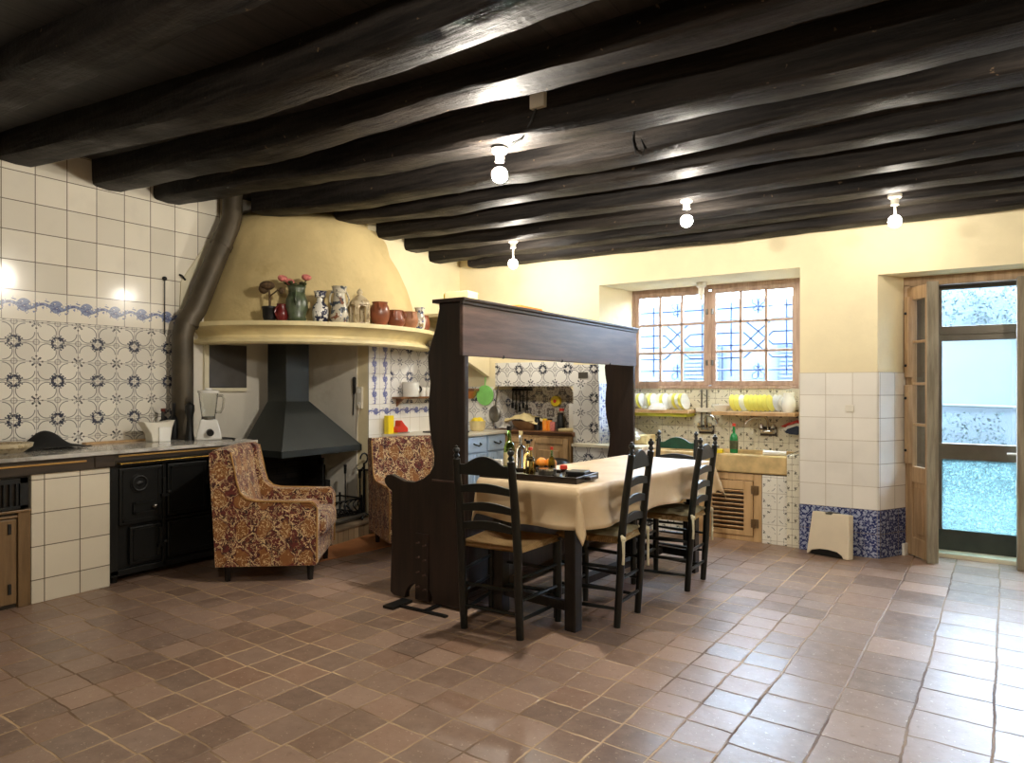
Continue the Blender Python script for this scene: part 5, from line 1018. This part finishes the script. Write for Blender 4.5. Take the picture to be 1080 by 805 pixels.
# ------------------------------------------------------------------ ladder-back chairs
CG = 'ladder-back chairs at the table'
def make_chair(label):
    t = thing('ladder_back_chair', label, 'chair', (0, 0, 0), group=CG)
    wr_, wf_, d = .16, .20, .37; SH = .455
    for s in (-1, 1):
        pts = [(s * wr_, .02, 0), (s * wr_, 0, .30), (s * wr_, -.005, .46), (s * (wr_ - .002), -.03, .70), (s * (wr_ - .006), -.062, .93)]
        bm = BM(); tube(bm, pts, [.019, .022, .022, .021, .019], 12); o = obj('rear_post', bm, M['chair'], t, smooth=True, local=True)
        bm = BM(); lathe(bm, [(0, 0), (.012, 0), (.010, .008), (.017, .016), (.012, .026), (.009, .032), (.018, .045), (.016, .056), (.007, .062), (.009, .068), (0, .074)], (s * (wr_ - .006), -.063, .928), 12); obj('finial', bm, M['chair'], o, smooth=True, local=True)
        bm = BM(); tube(bm, [(s * wf_, d, 0), (s * wf_, d, .20), (s * wf_, d, .47)], [.017, .021, .019], 12); obj('front_leg', bm, M['chair'], t, smooth=True, local=True)
    def slat(z, y, hgt, crest, mat):
        bm = BM(); n = 20; P_ = []
        for i in range(n + 1):
            x = -wr_ + 2 * wr_ * i / n; q = i / n; up = (hgt * .5) + (.045 * max(0, math.sin(PI * min(max((q - .18) / .64, 0), 1))) ** .8 if crest else .022 * math.sin(PI * q) ** 1.2)
            P_.append((x, z + up))
        lo_ = [(-wr_ + 2 * wr_ * i / n, z - hgt * .5 + (.010 * math.sin(PI * i / n) if not crest else 0)) for i in range(n, -1, -1)]
        prism(bm, P_ + lo_, 'y', y - .008, y + .008); return obj('backrest_slat', bm, mat, t, local=True, bevel=.003)
    cr = slat(.875, -.052, .055, True, M['chair'])
    slat(.765, -.040, .036, False, M['chair']); slat(.665, -.026, .036, False, M['chair']); slat(.565, -.015, .036, False, M['chair'])
    bm = BM()
    def seat(u, v):
        y = -.005 + (d + .025) * v; w_ = wr_ + (wf_ - wr_) * v + .018; x = (-1 + 2 * u) * w_
        e = min(u, 1 - u, v, 1 - v); z = SH + .028 * min(1, (e / .05)) ** .5 - .022 * (1 - abs(2 * u - 1)) * (1 - abs(2 * v - 1))
        return (x, y, z)
    grid(bm, seat, 22, 22); bmesh.ops.solidify(bm, geom=bm.faces[:], thickness=.03)
    for f in bm.faces: pass
    so_ = obj('seat', bm, M['rush'], t, local=True, smooth=True)
    rungs = []
    for z in (.13, .25): rungs.append(((-wr_, .012, z), (wr_, .012, z)))
    for z in (.16, .29): rungs.append(((-wf_, d, z), (wf_, d, z)))
    for s in (-1, 1):
        for z in (.10, .20, .32): rungs.append(((s * wr_, .01, z), (s * wf_, d, z)))
    for (p, q) in rungs: bm = BM(); tube(bm, [p, tuple((a + b) / 2 for a, b in zip(p, q)), q], [.008, .011, .008], 8); obj('rung', bm, M['chair'], t, local=True, smooth=True)
    return t
def cushion(t, seed=0):
    wr_, wf_, d = .17, .20, .37
    bm = BM()
    def f(u, v):
        y = .0 + d * v; x = (-1 + 2 * u) * (wr_ + (wf_ - wr_) * v); e = min(u, 1 - u, v, 1 - v)
        return (x, y, .492 + .022 * (min(1, e / .22)) ** .6 + .010 * mnoise.noise(Vector((u * 5, v * 5, seed))))
    grid(bm, f, 18, 18); bmesh.ops.solidify(bm, geom=bm.faces[:], thickness=.03)
    c = obj('seat_cushion', bm, M['cushion'], t, local=True, smooth=True)
    for s in (-1, 1):
        bm = BM(); x = s * .185; L = (.20 if s > 0 else .12)
        tube(bm, [(x - s * .05, .01, .50), (x, -.02, .495), (x + s * .01, -.03, .47), (x + s * .008, -.032, .40), (x + s * .012, -.03, .47 - L)], [.007, .009, .008, .007, .008], 7); sph(bm, (x, -.028, .482), .016, n=8, rings=6); obj('tie', bm, M['cushion'], c, local=True, smooth=True)
ch = make_chair('dark ladder-back chair with bare rush seat at the near end of the table'); ch.location = (-2.065, 2.945, 0); ch.rotation_euler = (0, 0, R(3)); ch.scale = (1.08, 1, .99)
c2 = dup(ch, (-1.535, 3.56, 0), R(91), 'dark ladder-back chair with tied cream cushion at the table side, nearer of the two', (.92, 1, 1.005))
c3 = dup(ch, (-1.435, 4.425, 0), R(90), 'dark ladder-back chair with cream cushion at the table side, farther of the two', (1, 1, .98))
c4 = dup(ch, (-1.93, 5.36, 0), R(182), 'dark chair with green top slat at the far end of the table, facing the camera', (1, 1, .94))
cushion(c2, 1); cushion(c3, 2)
for c in c4.children:
    if c.name.startswith('backrest_slat') and c.data.vertices[0].co.z > .84:
        c.data = c.data.copy(); c.data.materials[0] = M['chair_green']; c['label'] = 'green top slat'

# ------------------------------------------------------------------ brocade armchairs
def make_armchair(label):
    t = thing('armchair', label, 'armchair', (0, 0, 0), group='brocade armchairs')
    side = [(-.36, .11), (.29, .11), (.30, .50)] + [(.25 + .05 * math.cos(R(a)), .49 + .05 * math.sin(R(a))) for a in (0, 30, 60, 90)] + [(.05, .535), (-.10, .54), (-.16, .555), (-.20, .595), (-.22, .66), (-.235, .74), (-.25, .82), (-.262, .865), (-.29, .885), (-.37, .88), (-.40, .86), (-.395, .70), (-.375, .40)]
    for s in (-1, 1):
        bm = BM(); a, b = (-.335, -.235) if s < 0 else (.235, .335); prism(bm, side, 'x', a, b); o = obj('side', bm, M['brocade'], t, local=True, bevel=.018, smooth=True, seg=3)
        xo = s * .336; bm = BM(); tube(bm, [(xo, y, z) for y, z in ((.296, .13), (.298, .49), (.27, .532), (.05, .537), (-.10, .542), (-.16, .557), (-.20, .597), (-.22, .662), (-.235, .742), (-.262, .865))], .006, 8); obj('piping', bm, M['piping'], o, local=True, smooth=True)
    bm = BM(); prism(bm, [(-.40, .12), (-.20, .12), (-.20, .42), (-.255, .66), (-.285, .87), (-.32, .89), (-.38, .885), (-.41, .86), (-.40, .60)], 'x', -.25, .25); obj('backrest', bm, M['brocade'], t, local=True, bevel=.02, smooth=True, seg=3)
    bm = BM(); bx(bm, -.24, .24, -.25, .335, .27, .43); obj('seat_cushion', bm, M['brocade'], t, local=True, bevel=.05, smooth=True, seg=4)
    bm = BM(); bx(bm, -.24, .24, -.30, .29, .11, .28); obj('base', bm, M['brocade'], t, local=True, bevel=.015, smooth=True)
    for x in (-.27, .27):
        for y in (-.30, .24): bm = BM(); tube(bm, [(x, y, .12), (x, y, 0)], [.026, .018], 4); obj('leg', bm, M['leg_dark'], t, local=True)
    return t
# its right side faces the camera: local +Y (front) points into the room along (.88,.47)
a1 = make_armchair('red and gold brocade armchair in front of the black range, side to the camera'); 
f1 = R(38) - PI / 2; a1.rotation_euler = (0, 0, f1)
a1.location = (-4.03, 3.20, 0)
a2 = dup(a1, (-3.70, 4.25, 0), math.atan2(-.50, .86) - PI / 2, 'red and gold brocade armchair by the hearth behind the settle, facing the camera', (.92, .92, .99))

# ------------------------------------------------------------------ lamps
def lamp(p, label, top, s=1.0):
    t = thing('ceiling_lamp', label, 'lamp', (p[0], p[1], top), group='bare bulbs on the ceiling beams')
    bm = BM(); lathe(bm, [(0, 0), (.045, 0), (.04, -.02), (.026, -.03), (.024, -.07), (0, -.075)], (p[0], p[1], top), 18); obj('lampholder', bm, M['white_plastic'], t, smooth=True)
    if top - p[2] > .16: bm = BM(); tube(bm, [(p[0], p[1], top - .06), (p[0], p[1], p[2] + .05)], .008, 8); obj('stem', bm, M['white_plastic'], t)
    bm = BM(); sph(bm, p, .042, n=18, rings=12); obj('bulb', bm, m_emit('lit_bulb', (1.0, .92, .80), BULB * s), t, smooth=True)
lamp((-2.085, 3.07, 2.445), 'glowing bulb on the beam nearest the camera, above the settle', 2.585, 2.3)
lamp((-1.602, 4.68, 2.458), 'glowing bulb above the far end of the table', 2.61, .65)
lamp((-.372, 5.31, 2.42), 'glowing bulb near the back wall between window and door', 2.60, .25)
lamp((-3.32, 5.10, 2.39), 'glowing bulb nearest the alcove kitchen', 2.60, .85)
lamp((.95, 3.05, 2.42), 'glowing bulb over the right of the room, outside the picture', 2.56, 1.5)
lamp((-1.2, .38, 2.44), 'added unseen bulb above the camera end of the room', 2.62, 1.3)  # unseen bulb added to brighten the foreground and left wall
jb = thing('junction_box', 'white junction box on the beam above the settle', 'junction box', (-1.775, 2.97, 2.75))
bm = BM(); bx(bm, -1.82, -1.735, 2.945, 2.985, 2.70, 2.80); obj('case', bm, M['white_plastic'], jb, bevel=.004)
bm = BM(); tube(bm, [(-1.79, 2.96, 2.705), (-1.82, 2.96, 2.64), (-1.90, 3.0, 2.58), (-2.0, 3.05, 2.575)], .006, 6); obj('cable', bm, M['iron'], jb)
bm = BM(); tube(bm, [(-1.55, 3.65, 2.80), (-1.56, 3.64, 2.70), (-1.54, 3.64, 2.62), (-1.50, 3.64, 2.60), (-1.49, 3.645, 2.64), (-1.51, 3.65, 2.70)], .005, 6); tag(obj('wire_loop', bm, M['black']), 'loose black wire loop hanging from a beam', 'wire')

# ------------------------------------------------------------------ sky, camera, view
sc = bpy.context.scene
w = bpy.data.worlds.new('sky'); sc.world = w; w.use_nodes = True
w.node_tree.nodes['Background'].inputs[0].default_value = (.66, .83, 1, 1); w.node_tree.nodes['Background'].inputs[1].default_value = SKY
cam = bpy.data.cameras.new('camera'); co = bpy.data.objects.new('camera', cam); C.objects.link(co)
co.location = (0, 0, 1.30); co.rotation_euler = (R(90), 0, math.atan(473 / 724)); cam.sensor_width = 36; cam.lens = 724 / 1080 * 36; cam.shift_y = 5.5 / 1080; cam.clip_start = .05
sc.camera = co
vs = sc.view_settings; vs.view_transform = 'Standard'; vs.look = 'None'; vs.exposure = EXPO; vs.gamma = 1; vs.use_curve_mapping = False
sc.cycles.max_bounces = 8; sc.cycles.sample_clamp_indirect = 8.0
